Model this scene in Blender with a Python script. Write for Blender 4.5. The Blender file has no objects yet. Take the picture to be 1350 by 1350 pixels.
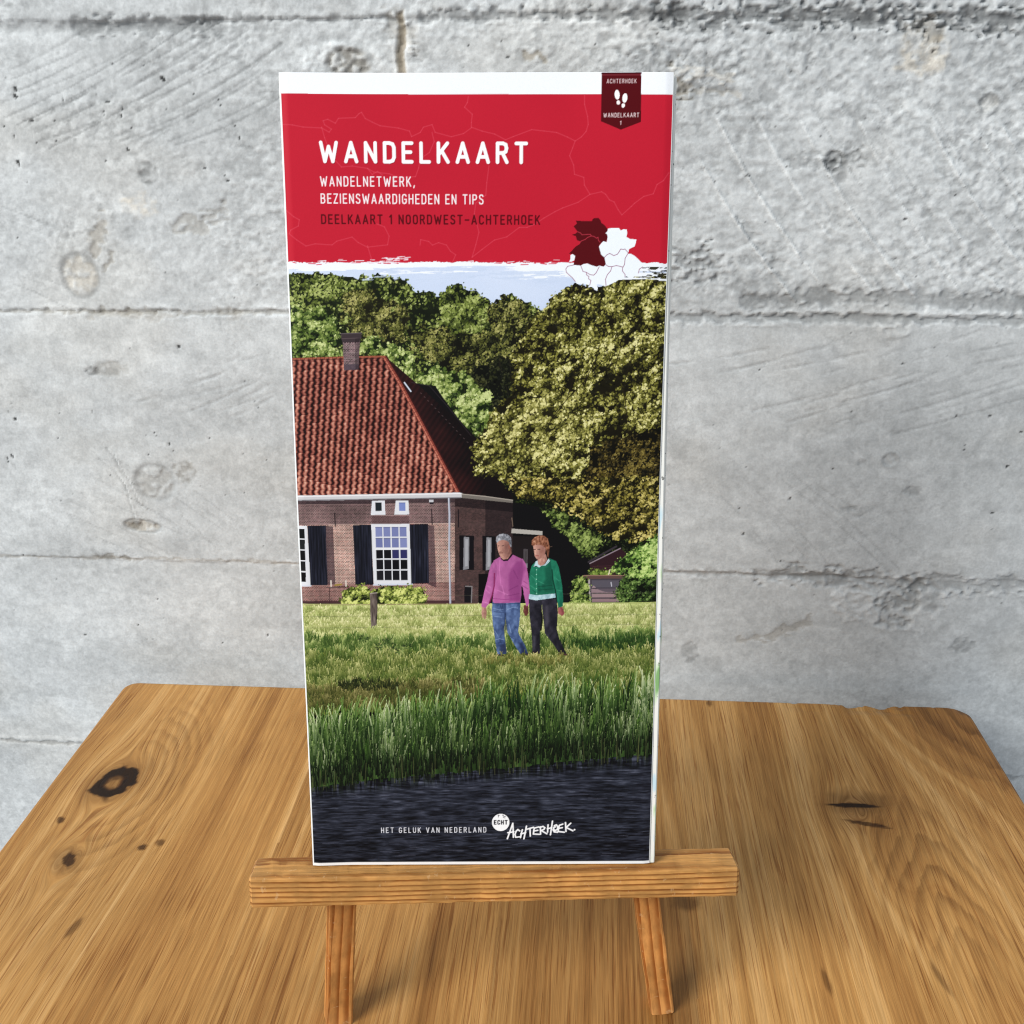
import bpy, bmesh, math
import numpy as np
from mathutils import Matrix, Vector

# ---------------------------------------------------------------- camera, light, exposure
scene = bpy.context.scene
CAM_H = 0.302                     # metres above the table top (table top is z = 0)
PITCH, YAW, ROLL = 0.3933656900850325, 0.07665287709438483, -0.005376684527999328
FPX, CPX = 1370.038, 675.0        # focal length and centre of the photograph in its pixels


def cam_axes():
    f = np.array([math.sin(-YAW) * math.cos(PITCH), math.cos(YAW) * math.cos(PITCH), -math.sin(PITCH)])
    x = np.cross(f, [0, 0, 1.0]); x /= np.linalg.norm(x); u = np.cross(x, f)
    c, s = math.cos(ROLL), math.sin(ROLL)
    return f, c * x + s * u, -s * x + c * u


CF, CX, CU = cam_axes()
cam_data = bpy.data.cameras.new('camera')
cam = bpy.data.objects.new('camera', cam_data)
scene.collection.objects.link(cam)
cam.matrix_world = Matrix(((CX[0], CU[0], -CF[0], 0), (CX[1], CU[1], -CF[1], 0), (CX[2], CU[2], -CF[2], CAM_H), (0, 0, 0, 1)))
cam_data.sensor_width = 36.0
cam_data.lens = 36.0 * FPX / 1350.0
cam_data.clip_start = 0.01
cam_data.clip_end = 50.0
cam_data.dof.use_dof = True
cam_data.dof.focus_distance = 0.36
cam_data.dof.aperture_fstop = 80.0
scene.camera = cam

world = bpy.data.worlds.new('World')
scene.world = world
world.use_nodes = True
bg = world.node_tree.nodes['Background']
bg.inputs['Color'].default_value = (0.86, 0.93, 1.0, 1)
bg.inputs['Strength'].default_value = 0.52


def area_lamp(name, loc, target, sx, sy, energy, col):
    d = bpy.data.lights.new(name, 'AREA')
    d.shape = 'RECTANGLE'; d.size = sx; d.size_y = sy; d.energy = energy; d.color = col
    o = bpy.data.objects.new(name, d)
    scene.collection.objects.link(o)
    o.location = loc
    o.rotation_euler = (Vector(target) - Vector(loc)).to_track_quat('-Z', 'Y').to_euler()
    return o


# the daylight of the tall window to the left of the table
area_lamp('window_light', (-2.20, -1.60, 2.05), (0.0, 0.40, 0.05), 1.7, 1.5, 156.0, (1.0, 0.97, 0.92))

scene.view_settings.view_transform = 'Standard'
scene.view_settings.look = 'None'
scene.view_settings.exposure = 0.0
scene.view_settings.gamma = 1.0
scene.view_settings.use_curve_mapping = False
scene.render.engine = 'CYCLES'
scene.cycles.filter_width = 1.05

rng = np.random.default_rng(7)

# ---------------------------------------------------------------- helpers


def ray(px, py):
    return CF + CX * (px - CPX) / FPX - CU * (py - CPX) / FPX


WALL_Y = 0.4946


def wallpt(px, py):               # a traced point of the wall, (x, z) in metres
    d = ray(px, py); t = WALL_Y / d[1]
    return d[0] * t, CAM_H + d[2] * t


def tablept(px, py):              # a traced point of the table top, (x, y) in metres
    d = ray(px, py); t = -CAM_H / d[2]
    return d[0] * t, d[1] * t


def smooth(a, b, v):
    t = np.clip((v - a) / (b - a), 0, 1)
    return t * t * (3 - 2 * t)


_tab = np.random.default_rng(11).random((64, 4096)).astype(np.float32)


def vnoise(x, y, seed=0):         # smooth value noise in 0..1
    xi = np.floor(x); yi = np.floor(y)
    fx = (x - xi).astype(np.float32); fy = (y - yi).astype(np.float32)
    xi = xi.astype(np.int64); yi = yi.astype(np.int64)
    fx = fx * fx * (3 - 2 * fx); fy = fy * fy * (3 - 2 * fy)
    tab = _tab[seed % 64]

    def h(a, b):
        return tab[((a * 73856093) ^ (b * 19349663) ^ (seed * 83492791)) & 4095]
    n0 = h(xi, yi) * (1 - fx) + h(xi + 1, yi) * fx
    n1 = h(xi, yi + 1) * (1 - fx) + h(xi + 1, yi + 1) * fx
    return n0 * (1 - fy) + n1 * fy


def fbm(x, y, octv=4, seed=0, gain=0.5):
    s = 0.0; a = 1.0; t = 0.0
    for i in range(octv):
        s = s + a * vnoise(x * 2 ** i + 17.3 * i, y * 2 ** i - 9.1 * i, seed + i); t += a; a *= gain
    return s / t


def lin(c):
    c = np.asarray(c, dtype=np.float32) / 255.0
    return np.where(c <= 0.04045, c / 12.92, ((c + 0.055) / 1.055) ** 2.4)


def in_poly(P, X, Y):
    P = np.asarray(P, float)
    m = np.zeros(np.broadcast(X, Y).shape, bool)
    for (x0, y0), (x1, y1) in zip(P, np.roll(P, -1, 0)):
        if y0 == y1:
            continue
        c = ((y0 > Y) != (y1 > Y)) & (X < (x1 - x0) * (Y - y0) / (y1 - y0) + x0)
        m ^= c
    return m


def seg_dist(X, Y, a, b):
    dx, dy = b[0] - a[0], b[1] - a[1]
    L = dx * dx + dy * dy + 1e-20
    t = np.clip(((X - a[0]) * dx + (Y - a[1]) * dy) / L, 0, 1)
    return np.hypot(X - a[0] - t * dx, Y - a[1] - t * dy)


def poly_dist(X, Y, P):
    d = np.full(np.broadcast(X, Y).shape, 1e9)
    for a, b in zip(P[:-1], P[1:]):
        d = np.minimum(d, seg_dist(X, Y, a, b))
    return d


def mesh_from(name, verts, quads, mat, parent=None, smooth_shade=True):
    me = bpy.data.meshes.new(name)
    verts = np.ascontiguousarray(verts, dtype=np.float32); quads = np.ascontiguousarray(quads, dtype=np.int32)
    me.vertices.add(len(verts)); me.vertices.foreach_set('co', verts.ravel())
    n = len(quads)
    me.loops.add(n * 4); me.loops.foreach_set('vertex_index', quads.ravel())
    me.polygons.add(n)
    me.polygons.foreach_set('loop_start', np.arange(0, n * 4, 4, dtype=np.int32))
    me.polygons.foreach_set('loop_total', np.full(n, 4, np.int32))
    me.polygons.foreach_set('use_smooth', np.full(n, smooth_shade, bool))
    me.update(calc_edges=True)
    me.materials.append(mat)
    o = bpy.data.objects.new(name, me)
    scene.collection.objects.link(o)
    if parent is not None:
        o.parent = parent
    return o


def grid_quads(ny, nx):
    i = np.arange(ny * nx, dtype=np.int32).reshape(ny, nx)
    return np.stack([i[:-1, :-1], i[:-1, 1:], i[1:, 1:], i[1:, :-1]], -1).reshape(-1, 4)


def set_color(o, name, rgb):      # linear colours per vertex
    a = o.data.attributes.new(name, 'FLOAT_COLOR', 'POINT')
    c = np.ones((len(o.data.vertices), 4), np.float32); c[:, :3] = rgb.reshape(-1, 3)
    a.data.foreach_set('color', c.ravel())


def set_vec(o, name, v):
    a = o.data.attributes.new(name, 'FLOAT_VECTOR', 'POINT')
    a.data.foreach_set('vector', np.ascontiguousarray(v, dtype=np.float32).ravel())


def tag(o, label, cat):
    o['label'] = label; o['category'] = cat


def new_mat(name, rough=0.5, spec=0.5):
    m = bpy.data.materials.new(name); m.use_nodes = True
    nt = m.node_tree; b = nt.nodes['Principled BSDF']
    b.inputs['Roughness'].default_value = rough
    b.inputs['Specular IOR Level'].default_value = spec
    return m, nt, b


def N(nt, kind, **kw):
    n = nt.nodes.new(kind)
    for k, v in kw.items():
        setattr(n, k, v)
    return n


def attr(nt, name):
    n = N(nt, 'ShaderNodeAttribute'); n.attribute_name = name
    return n


def noise(nt, vec, scale, detail=3.0, rough=0.55, dist=0.0):
    n = N(nt, 'ShaderNodeTexNoise')
    n.inputs['Scale'].default_value = scale; n.inputs['Detail'].default_value = detail
    n.inputs['Roughness'].default_value = rough; n.inputs['Distortion'].default_value = dist
    nt.links.new(vec, n.inputs['Vector'])
    return n.outputs['Fac']


def vmul(nt, vec, v):
    n = N(nt, 'ShaderNodeVectorMath', operation='MULTIPLY'); n.inputs[1].default_value = v
    nt.links.new(vec, n.inputs[0])
    return n.outputs[0]


def maprange(nt, val, a, b, c, d):
    n = N(nt, 'ShaderNodeMapRange'); n.interpolation_type = 'SMOOTHSTEP'
    for i, v in enumerate((a, b, c, d)):
        n.inputs[i + 1].default_value = v
    nt.links.new(val, n.inputs[0])
    return n.outputs[0]


def ramp(nt, val, stops):
    n = N(nt, 'ShaderNodeValToRGB')
    e = n.color_ramp.elements
    while len(e) < len(stops):
        e.new(0.5)
    for el, (p, c) in zip(e, stops):
        el.position = p; el.color = (*c, 1)
    nt.links.new(val, n.inputs[0])
    return n.outputs[0]


def scale_col(nt, col, fac):
    n = N(nt, 'ShaderNodeVectorMath', operation='SCALE')
    nt.links.new(col, n.inputs[0]); nt.links.new(fac, n.inputs['Scale'])
    return n.outputs[0]


def math_node(nt, op, a, b):
    n = N(nt, 'ShaderNodeMath', operation=op)
    for i, v in enumerate((a, b)):
        if isinstance(v, (int, float)):
            n.inputs[i].default_value = v
        else:
            nt.links.new(v, n.inputs[i])
    return n.outputs[0]


def bump(nt, bsdf, height, strength, dist):
    n = N(nt, 'ShaderNodeBump')
    n.inputs['Strength'].default_value = strength; n.inputs['Distance'].default_value = dist
    nt.links.new(height, n.inputs['Height']); nt.links.new(n.outputs[0], bsdf.inputs['Normal'])


# ---------------------------------------------------------------- board-marked concrete wall
def axis(lo, hi, a, b, fine, coarse):
    return np.concatenate([np.arange(lo, a, coarse), np.arange(a, b, fine), np.arange(b, hi + coarse, coarse)])


XW = axis(-1.0, 0.95, -0.40, 0.33, 0.0008, 0.010)
ZW = axis(-0.75, 0.75, -0.17, 0.36, 0.0008, 0.010)
WX, WZ = np.meshgrid(XW, ZW)
WX = WX.astype(np.float32); WZ = WZ.astype(np.float32)
MX, MZ = WX * 1000, WZ * 1000                      # millimetres
wall_h = np.zeros_like(WX)                         # relief, mm (towards the room)
wall_t = np.ones_like(WX)                          # tone of the cement skin
wall_w = np.zeros_like(WX)                         # warm (rusty) tint

# broad clouding of the cement skin, stretched along the boards
wall_t *= 0.86 + 0.28 * fbm(MX / 70, MZ / 35, 4, 1)
wall_t *= 0.88 + 0.24 * fbm(MX / 10, MZ / 7, 5, 5, 0.6)
wall_t *= 1 + 0.09 * smooth(0.56, 0.70, fbm(MX / 16, MZ / 10, 4, 6)) - 0.08 * smooth(0.58, 0.72, fbm(MX / 22, MZ / 12, 4, 7))
wall_w += 0.10 * smooth(0.55, 0.75, fbm(MX / 60, MZ / 40, 3, 9))


def board_of(py0, py1):
    return wallpt(675, py0)[1] * 1000, wallpt(675, py1)[1] * 1000


zs = [wallpt(675, y)[1] * 1000 for y in (24, 418, 749, 998)]
# rough granular skin on the upper boards, smoother below
rough_mask = smooth(zs[1] - 10, zs[1] + 25, MZ)
right = smooth(-60, 40, MX)
top = smooth(zs[0] - 60, zs[0] - 5, MZ)
g = fbm(MX / 3.4 + 0.5 * fbm(MX / 5, MZ / 5, 2, 17), MZ / 2.4, 4, 13, 0.62)
gran = smooth(0.52, 0.64, g) * 0.9 - 0.8 * smooth(0.48, 0.36, g)
fine = fbm(MX / 1.7, MZ / 1.7, 2, 21) - 0.5
patch = smooth(0.40, 0.66, fbm(MX / 38, MZ / 24, 3, 25))
rr = rough_mask * (0.22 + 0.45 * patch) + rough_mask * right * (0.25 + 0.45 * top) + 0.05
wall_h += gran * rr * 0.44 + fine * (0.10 + 0.14 * rr) + (fbm(MX / 40, MZ / 25, 3, 31) - 0.5) * 0.9
wall_t *= 1 - 0.26 * rr * smooth(0.46, 0.34, g) + 0.16 * rr * smooth(0.56, 0.68, g)
wall_t *= 1 - 0.10 * smooth(0.60, 0.70, fbm(MX / 2.2, MZ / 2.2, 2, 19)) * smooth(0.45, 0.6, fbm(MX / 30, MZ / 22, 3, 20))


def sub(P, pad):
    P = np.asarray(P)
    x0, x1 = P[:, 0].min() - pad, P[:, 0].max() + pad
    z0, z1 = P[:, 1].min() - pad, P[:, 1].max() + pad
    ix = np.searchsorted(XW * 1000, [x0, x1]); iz = np.searchsorted(ZW * 1000, [z0, z1])
    return slice(max(iz[0], 0), iz[1] + 1), slice(max(ix[0], 0), ix[1] + 1)


def wmm(pts):
    return [tuple(v * 1000 for v in wallpt(*p)) for p in pts]


def wstroke(pts, width, tone, depth, ragged=0.5, seed=3, warm=0.0, gap=0.0):
    P = wmm(pts)
    s = sub(P, width * 3 + 2)
    X, Z = MX[s], MZ[s]
    if X.size == 0:
        return
    n = fbm(X / 3.2, Z / 2.0, 3, seed) - 0.5
    n2 = fbm(X / 16, Z / 16, 2, seed + 7)
    d = poly_dist(X, Z + n * width * ragged * 2.4, P)
    w = width * 0.5 * (0.6 + 0.8 * n2)
    a = smooth(w * 1.45, w * 0.55, d)
    if gap:
        a = a * smooth(gap - 0.12, gap + 0.10, n2)
    wall_t[s] *= 1 + (tone - 1) * a
    wall_h[s] -= depth * a
    wall_w[s] += warm * a


def wellipse(px, py, rx, ry, tone=1.0, depth=0.0, ring=0.0, ring_tone=1.0, warm=0.0, ang=0.0, rag=0.25, seed=5):
    x, z = (v * 1000 for v in wallpt(px, py))
    s = sub([(x, z)], max(rx, ry) * 1.8 + 2)
    X, Z = MX[s] - x, MZ[s] - z
    c, sn = math.cos(ang), math.sin(ang)
    U, V = c * X + sn * Z, -sn * X + c * Z
    r = np.hypot(U / rx, V / ry) + (fbm(X / (rx * .5), Z / (ry * .5), 2, seed) - 0.5) * rag
    a = smooth(1.12, 0.80, r)
    if max(rx, ry) > 2:
        a = a * (0.25 + 1.2 * smooth(0.30, 0.66, fbm(X / 3.0, Z / 2.4, 3, seed + 3)))
    e = np.exp(-((r - 1.0) / 0.14) ** 2)
    wall_t[s] *= (1 + (tone - 1) * a) * (1 + (ring_tone - 1) * e)
    wall_h[s] -= depth * a - ring * e
    wall_w[s] += warm * a


# the joints between the shuttering boards: a step, a ragged lip and dirt
for k, zc in enumerate(zs):
    step = (0.9, -0.7, 0.8, -0.5)[k]
    wall_h += step * smooth(zc - 0.6, zc + 0.6, MZ + (fbm(MX / 14, MZ / 14, 2, 40 + k) - 0.5) * 2.2 + MX * (0.004, -0.002, -0.004, 0)[k])
S1 = [(-80, 40), (0, 37), (130, 37), (260, 29), (400, 25), (520, 22), (650, 20), (900, 20), (1100, 22), (1350, 26), (1450, 27)]
wstroke([(-60, 38), (0, 37), (130, 37), (260, 31)], 3.8, 0.80, 0.8, 0.35, 3)
wstroke([(100, 34), (260, 36), (290, 34)], 5.5, 0.76, 1.1, 0.8, 4)
wstroke([(250, 29), (400, 25), (520, 24)], 1.8, 0.72, 0.8, 0.9, 6)
wstroke([(560, 21), (650, 20), (760, 18), (900, 20)], 4.2, 0.60, 1.3, 0.7, 8)
wstroke([(870, 19), (1000, 20), (1150, 22), (1350, 26), (1450, 27)], 6.4, 0.50, 1.8, 1.0, 9)
wstroke([(560, 14), (900, 13), (1350, 14)], 1.2, 1.14, -0.35, 1.2, 14, gap=0.45)
wstroke([(620, 29), (900, 30), (1350, 36)], 1.2, 1.16, -0.35, 1.4, 15, gap=0.42)
# second joint
wstroke([(-80, 410), (0, 410), (130, 411), (250, 412), (380, 412), (420, 412)], 1.7, 0.66, 0.9, 0.8, 10, 0.25)
wstroke([(60, 413), (250, 415), (380, 413)], 3.6, 0.84, 0.5, 0.9, 11, 0.2, gap=0.5)
wstroke([(-60, 405), (160, 404), (390, 406)], 1.4, 1.10, -0.3, 0.9, 12, gap=0.45)
wstroke([(985, 398), (1080, 391), (1180, 393), (1260, 398), (1350, 401), (1450, 403)], 7.0, 0.66, 0.9, 0.5, 16)
wstroke([(865, 418), (960, 420), (1080, 420), (1350, 423), (1450, 425)], 3.4, 0.64, 1.2, 0.7, 17)
wstroke([(1000, 409), (1180, 412), (1350, 414)], 1.3, 1.18, -0.4, 1.0, 18)
wstroke([(900, 426), (1000, 428), (1180, 430)], 1.0, 1.14, -0.3, 1.0, 19, gap=0.4)
wellipse(1180, 434, 7, 4, 1.10, -0.4, 0.3, 1.1, seed=8)
# third joint
wstroke([(-80, 733), (0, 733), (160, 736), (260, 738), (390, 742)], 1.5, 0.84, 0.4, 0.8, 22, 0.25)
wstroke([(0, 730), (170, 735)], 2.0, 0.60, 0.5, 0.9, 23, 0.3, gap=0.56)
wstroke([(170, 737), (400, 742)], 2.0, 1.16, -0.2, 0.8, 24, gap=0.42)
wstroke([(862, 753), (1000, 757), (1120, 760)], 3.6, 0.80, 0.5, 0.6, 26)
wstroke([(1000, 757), (1180, 766), (1350, 772), (1450, 776)], 7.0, 0.74, 0.9, 0.9, 27, gap=0.36)
wstroke([(1130, 760), (1240, 764), (1350, 768), (1450, 771)], 2.2, 1.22, -0.3, 0.6, 28, gap=0.40)
wstroke([(862, 750), (1100, 756)], 0.9, 1.15, -0.2, 0.8, 29, gap=0.4)
wellipse(1185, 795, 12, 14, 0.72, 0.9, 0.4, 1.14, rag=0.9, seed=12)
wellipse(1125, 795, 10, 8, 0.98, -0.4, 0.5, 1.14, rag=1.1, seed=13)
wellipse(1225, 790, 9, 9, 0.84, 0.3, 0.4, 1.12, rag=1.0, seed=14)
wstroke([(1240, 785), (1300, 780), (1350, 784)], 2.2, 1.10, -0.5, 1.5, 30)
wstroke([(975, 845), (1020, 838), (1065, 820)], 4.0, 0.78, 0.3, 1.0, 31, 0.25)
wellipse(910, 860, 5, 6, 0.78, 0.2, seed=15, rag=0.6)
wellipse(1268, 852, 6, 5, 0.76, 0.2, seed=16, rag=0.8)
# fourth joint
wstroke([(-80, 974), (0, 976), (110, 981), (300, 988)], 1.8, 0.66, 0.6, 0.9, 33, 0.1)
wstroke([(860, 1010), (1100, 1017), (1320, 1024), (1450, 1028)], 1.8, 0.70, 0.6, 0.9, 34)
# the upright joint above the map and its broken rusty lip
wstroke([(527, 18), (531, 45), (527, 70), (530, 100)], 3.4, 0.56, 1.4, 0.8, 35, 0.9)
wstroke([(512, 25), (520, 40), (541, 55)], 6.0, 0.78, 0.8, 1.2, 36, 0.2)
wstroke([(516, 50), (522, 75), (526, 100)], 2.6, 1.18, -0.6, 1.2, 37)
wstroke([(536, 40), (541, 62)], 3.2, 1.18, -0.6, 1.2, 38)
wstroke([(540, 80), (560, 70), (555, 62)], 2.6, 0.74, 0.4, 1.2, 39)
for a, b, c, d in ((560, 30, 640, 45), (640, 32, 700, 60), (700, 40, 760, 55), (760, 28, 860, 50)):
    wstroke([(a, b), ((a + c) / 2, b + 9), (c, d)], 7.0, 1.07, -0.35, 1.6, 45 + a % 7)
wstroke([(692, 75), (718, 76)], 2.2, 0.66, 0.6, 1.2, 41, 0.5)
wstroke([(690, 96), (730, 72)], 1.0, 0.80, 0.2, 0.8, 42)
# knots and pits cast in the concrete
wellipse(450, 86, 17, 8.2, 1.10, -0.5, 0.6, 1.10, seed=20, rag=0.35)
wellipse(459, 84, 10, 7.0, 0.62, 0.9, 0.1, 0.9, 0.25, seed=21)
wellipse(105, 363, 9.0, 10.5, 0.96, 0.45, -0.5, 0.72, 0.25, seed=22, rag=0.12)
wellipse(195, 229, 4.3, 5.0, 0.70, 0.5, -0.2, 0.80, seed=23, rag=0.15)
wellipse(205, 636, 10.5, 10.0, 0.90, 0.6, -0.4, 0.80, 0.08, seed=24, rag=0.12)
wellipse(245, 622, 6.5, 7, 0.76, 0.3, 0, 1, 0.15, seed=25, rag=0.8)
wellipse(188, 693, 9.5, 3.6, 0.92, 0.8, -0.4, 0.64, 0.3, -0.12, seed=26, rag=0.2)
wellipse(178, 692, 4, 3, 0.66, 0.3, 0, 1, 0.1, seed=26, rag=0.2)
wellipse(145, 487, 12, 4, 0.84, 0.4, 0, 1, 0.1, 0.1, seed=27, rag=0.7)
wellipse(122, 489, 3.6, 2.4, 0.66, 0.4, seed=28, rag=0.6)
wellipse(180, 272, 9, 5.5, 1.08, -0.2, 0, 1, 0.30, seed=29, rag=1.1)
wstroke([(122, 330), (134, 293)], 4.5, 0.76, 0.6, 1.4, 50, 0.3)
wstroke([(138, 355), (146, 338)], 3.6, 0.72, 0.5, 1.4, 51, 0.25)
wellipse(1100, 213, 5.0, 4.6, 0.54, 1.0, 0.4, 0.9, seed=30, rag=0.3)
wstroke([(1035, 214), (1080, 212), (1140, 205)], 4.5, 0.72, 0.5, 1.5, 52)
wstroke([(1110, 232), (1120, 190)], 3.0, 0.70, 0.4, 1.6, 53)
wellipse(1304, 136, 4.2, 4.2, 1.06, 0.6, 0.5, 0.84, 0.12, seed=31, rag=0.15)
wellipse(1173, 606, 4.0, 3.8, 0.88, 0.3, 0.4, 0.82, seed=32, rag=0.15)
wellipse(1136, 609, 2.2, 2.0, 0.86, 0.2, 0.2, 0.9, seed=33)
wellipse(1203, 648, 4.5, 2.6, 0.80, 0.3, seed=34, rag=0.8)
wellipse(1125, 675, 6, 3.6, 0.82, 0.3, seed=35, rag=0.9)
wstroke([(880, 350), (905, 345), (940, 348)], 8.0, 0.72, 1.0, 1.5, 54)
wstroke([(875, 336), (930, 340), (950, 335)], 2.2, 1.16, -0.5, 1.5, 55)
wstroke([(975, 290), (1000, 325), (1030, 350)], 4.0, 0.82, 0.6, 1.4, 56)
wstroke([(888, 102), (893, 112), (905, 116)], 6.5, 0.52, 1.0, 1.2, 57, 0.5)
wstroke([(890, 96), (930, 97), (965, 104)], 4.0, 1.12, -0.5, 1.2, 58, 0.3)
wstroke([(890, 122), (930, 121), (975, 126)], 1.6, 0.84, 0.5, 1.4, 59, 0.3)
wellipse(1215, 75, 12, 9, 1.06, -0.3, 0, 1, 0.35, seed=36, rag=0.8)
wstroke([(1200, 36), (1240, 36)], 5.0, 0.60, 1.0, 1.4, 60, 0.3)
wstroke([(230, 300), (270, 290), (295, 275)], 5.0, 0.82, 0.6, 1.4, 61, 0.2)
wellipse(220, 300, 30, 16, 0.97, 0.0, seed=37, rag=0.9)
# tool and grain lines left by the sawn boards
lr = np.random.default_rng(23)


def saw_lines(n, start, end, wid, tone, depth, bend, jit=6, gap=0.42):
    for i in range(n):
        t = (i + lr.uniform(-0.35, 0.35)) / max(n - 1, 1)
        a = [start[0][j] * (1 - t) + start[1][j] * t + lr.normal(0, jit) for j in (0, 1)]
        b = [end[0][j] * (1 - t) + end[1][j] * t + lr.normal(0, jit) for j in (0, 1)]
        m = [(a[j] + b[j]) / 2 + bend[j] for j in (0, 1)]
        q = [((1 - s) ** 2 * a[0] + 2 * s * (1 - s) * m[0] + s * s * b[0], (1 - s) ** 2 * a[1] + 2 * s * (1 - s) * m[1] + s * s * b[1]) for s in np.linspace(0, 1, 9)]
        wstroke(q, wid * lr.uniform(0.7, 1.3), 1 + (tone - 1) * lr.uniform(0.5, 1.2), depth * lr.uniform(0.5, 1.2), 0.35, 60 + i % 3, gap=gap + lr.uniform(-0.1, 0.1))


saw_lines(9, ((-40, 110), (60, 190)), ((130, 30), (330, 36)), 0.75, 0.74, 0.22, (8, 10), gap=0.36)
saw_lines(6, ((20, 165), (180, 190)), ((250, 36), (380, 60)), 0.75, 0.74, 0.22, (8, 12), gap=0.36)
saw_lines(6, ((50, 182), (230, 192)), ((300, 70), (368, 112)), 0.8, 0.76, 0.22, (6, 10), gap=0.36)
saw_lines(4, ((190, 196), (300, 200)), ((360, 128), (368, 175)), 0.7, 0.78, 0.2, (5, 6), gap=0.38)
saw_lines(9, ((-40, 250), (-20, 380)), ((150, 330), (70, 410)), 0.7, 0.82, 0.18, (4, -6), gap=0.42)
saw_lines(9, ((905, 150), (1330, 170)), ((1060, 400), (1480, 380)), 0.9, 1.28, -0.7, (-14, 12), gap=0.36)
saw_lines(9, ((1000, 140), (1300, 130)), ((1180, 400), (1460, 330)), 0.7, 0.82, 0.4, (-14, 12), gap=0.42)
saw_lines(7, ((900, 640), (1080, 640)), ((990, 750), (1230, 752)), 0.7, 0.84, 0.16, (4, -5), gap=0.40)
saw_lines(9, ((870, 490), (1330, 480)), ((1020, 460), (1480, 440)), 1.0, 0.88, 0.35, (0, 4), gap=0.46)
saw_lines(9, ((1000, 540), (1180, 560)), ((1180, 495), (1400, 500)), 1.0, 0.90, 0.35, (0, 4), gap=0.46)
saw_lines(10, ((60, 690), (180, 590)), ((190, 735), (330, 700)), 0.7, 0.84, 0.2, (-4, -4), gap=0.42)
saw_lines(7, ((190, 530), (300, 560)), ((300, 490), (390, 520)), 1.0, 0.93, 0.3, (0, 4), gap=0.46)
saw_lines(8, ((150, 530), (380, 470)), ((230, 500), (430, 440)), 1.0, 0.93, 0.3, (0, 4), gap=0.46)
for p in ([(130, 605), (150, 620), (165, 640), (172, 665), (178, 682)], [(150, 600), (158, 620), (176, 638)], [(140, 590), (165, 625), (185, 665), (205, 675)],
          [(165, 640), (172, 655), (190, 668)], [(240, 680), (262, 700), (285, 722)]):
    wstroke(p, 0.9, 0.78, 0.35, 0.3, 66)
    wstroke([(x + 3, y + 2) for x, y in p], 0.9, 1.08, -0.3, 0.3, 66)
# air holes
holes = [(19, 117, 2.7), (19, 127, 2.4), (41, 159, 1.8), (4, 166, 1.3), (214, 104, 2.6), (141, 134, 1.6), (135, 146, 1.2), (159, 153, 1.4), (160, 143, 1.1), (255, 124, 1.3), (168, 197, 1.8),
         (22, 213, 1.8), (24, 218, 1.2), (140, 213, 1.2), (269, 221, 1.3), (309, 166, 1.3), (315, 182, 1.3), (300, 239, 1.2), (172, 169, 1.0), (83, 131, 1.0), (18, 180, 1.0), (47, 188, 1.0), (148, 85, 0.9), (160, 85, 0.9),
         (288, 132, 0.9), (291, 139, 0.8), (22, 314, 1.0), (72, 159, 1.0), (295, 231, 0.9), (73, 186, 0.8), (235, 457, 2.2), (20, 552, 1.8), (16, 601, 1.8), (10, 604, 1.3), (11, 609, 1.1), (223, 585, 1.1), (196, 599, 1.0), (203, 570, 1.0),
         (68, 578, 1.0), (76, 578, 1.0), (277, 577, 1.0), (322, 566, 0.9), (43, 497, 1.0), (16, 531, 1.0), (30, 732, 1.2), (207, 790, 1.1), (112, 837, 1.1), (352, 838, 1.2), (181, 825, 0.9), (293, 848, 1.1), (318, 832, 0.8),
         (980, 704, 2.0), (1029, 740, 1.2), (1041, 657, 1.1), (975, 670, 1.1), (1098, 617, 1.0), (1305, 548, 1.4), (1261, 548, 1.2), (1346, 570, 1.3), (1328, 615, 1.6), (1304, 617, 1.0), (1270, 593, 0.9), (1308, 676, 1.2), (1069, 638, 1.0),
         (987, 231, 1.3), (1193, 289, 1.5), (1260, 257, 1.2), (1010, 294, 1.1), (1231, 67, 1.2), (925, 573, 1.0), (1002, 488, 1.0), (1190, 480, 1.0), (618, 60, 1.3), (785, 59, 1.3), (670, 75, 1.2)]
for i, (x, y, r) in enumerate(holes):
    wellipse(x, y, 0.42 * r, 0.42 * r * (1.0 + 0.5 * ((i * 7) % 3) / 2), 0.12, 0.5, seed=i % 9, rag=0.3, ang=i)
hx = lr.uniform(-20, 1380, 190); hy = lr.uniform(40, 900, 190)
for i, (x, y) in enumerate(zip(hx, hy)):
    wellipse(x, y, lr.uniform(0.25, 0.5), lr.uniform(0.25, 0.5), lr.uniform(0.25, 0.7), 0.3, seed=i % 9, rag=0.3)
# light from the left painted into the tone: paler on the lower left
wall_t *= 1 + 0.05 * smooth(zs[1], zs[2], MZ) * smooth(0, -250, MX)

wmat, nt, bs = new_mat('board_marked_concrete', 0.85, 0.25)
ca = attr(nt, 'cement')
oc = N(nt, 'ShaderNodeTexCoord').outputs['Object']
f1 = noise(nt, oc, 700, 4.0, 0.65)
f2 = noise(nt, oc, 220, 4.0, 0.6)
k = math_node(nt, 'MULTIPLY', maprange(nt, f1, 0.3, 0.7, 0.91, 1.07), maprange(nt, f2, 0.3, 0.7, 0.91, 1.08))
nt.links.new(scale_col(nt, ca.outputs['Color'], k), bs.inputs['Base Color'])
bump(nt, bs, math_node(nt, 'ADD', f1, f2), 0.30, 0.0005)
wv = np.stack([WX, np.full_like(WX, WALL_Y) - wall_h * 0.001, WZ], -1).reshape(-1, 3)
wall = mesh_from('concrete_wall', wv, grid_quads(len(ZW), len(XW)), wmat)
base = np.array([0.502, 0.530, 0.546], np.float32)
warmc = np.array([0.56, 0.50, 0.40], np.float32)
ww = np.clip(wall_w, 0, 1)[..., None]
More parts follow.
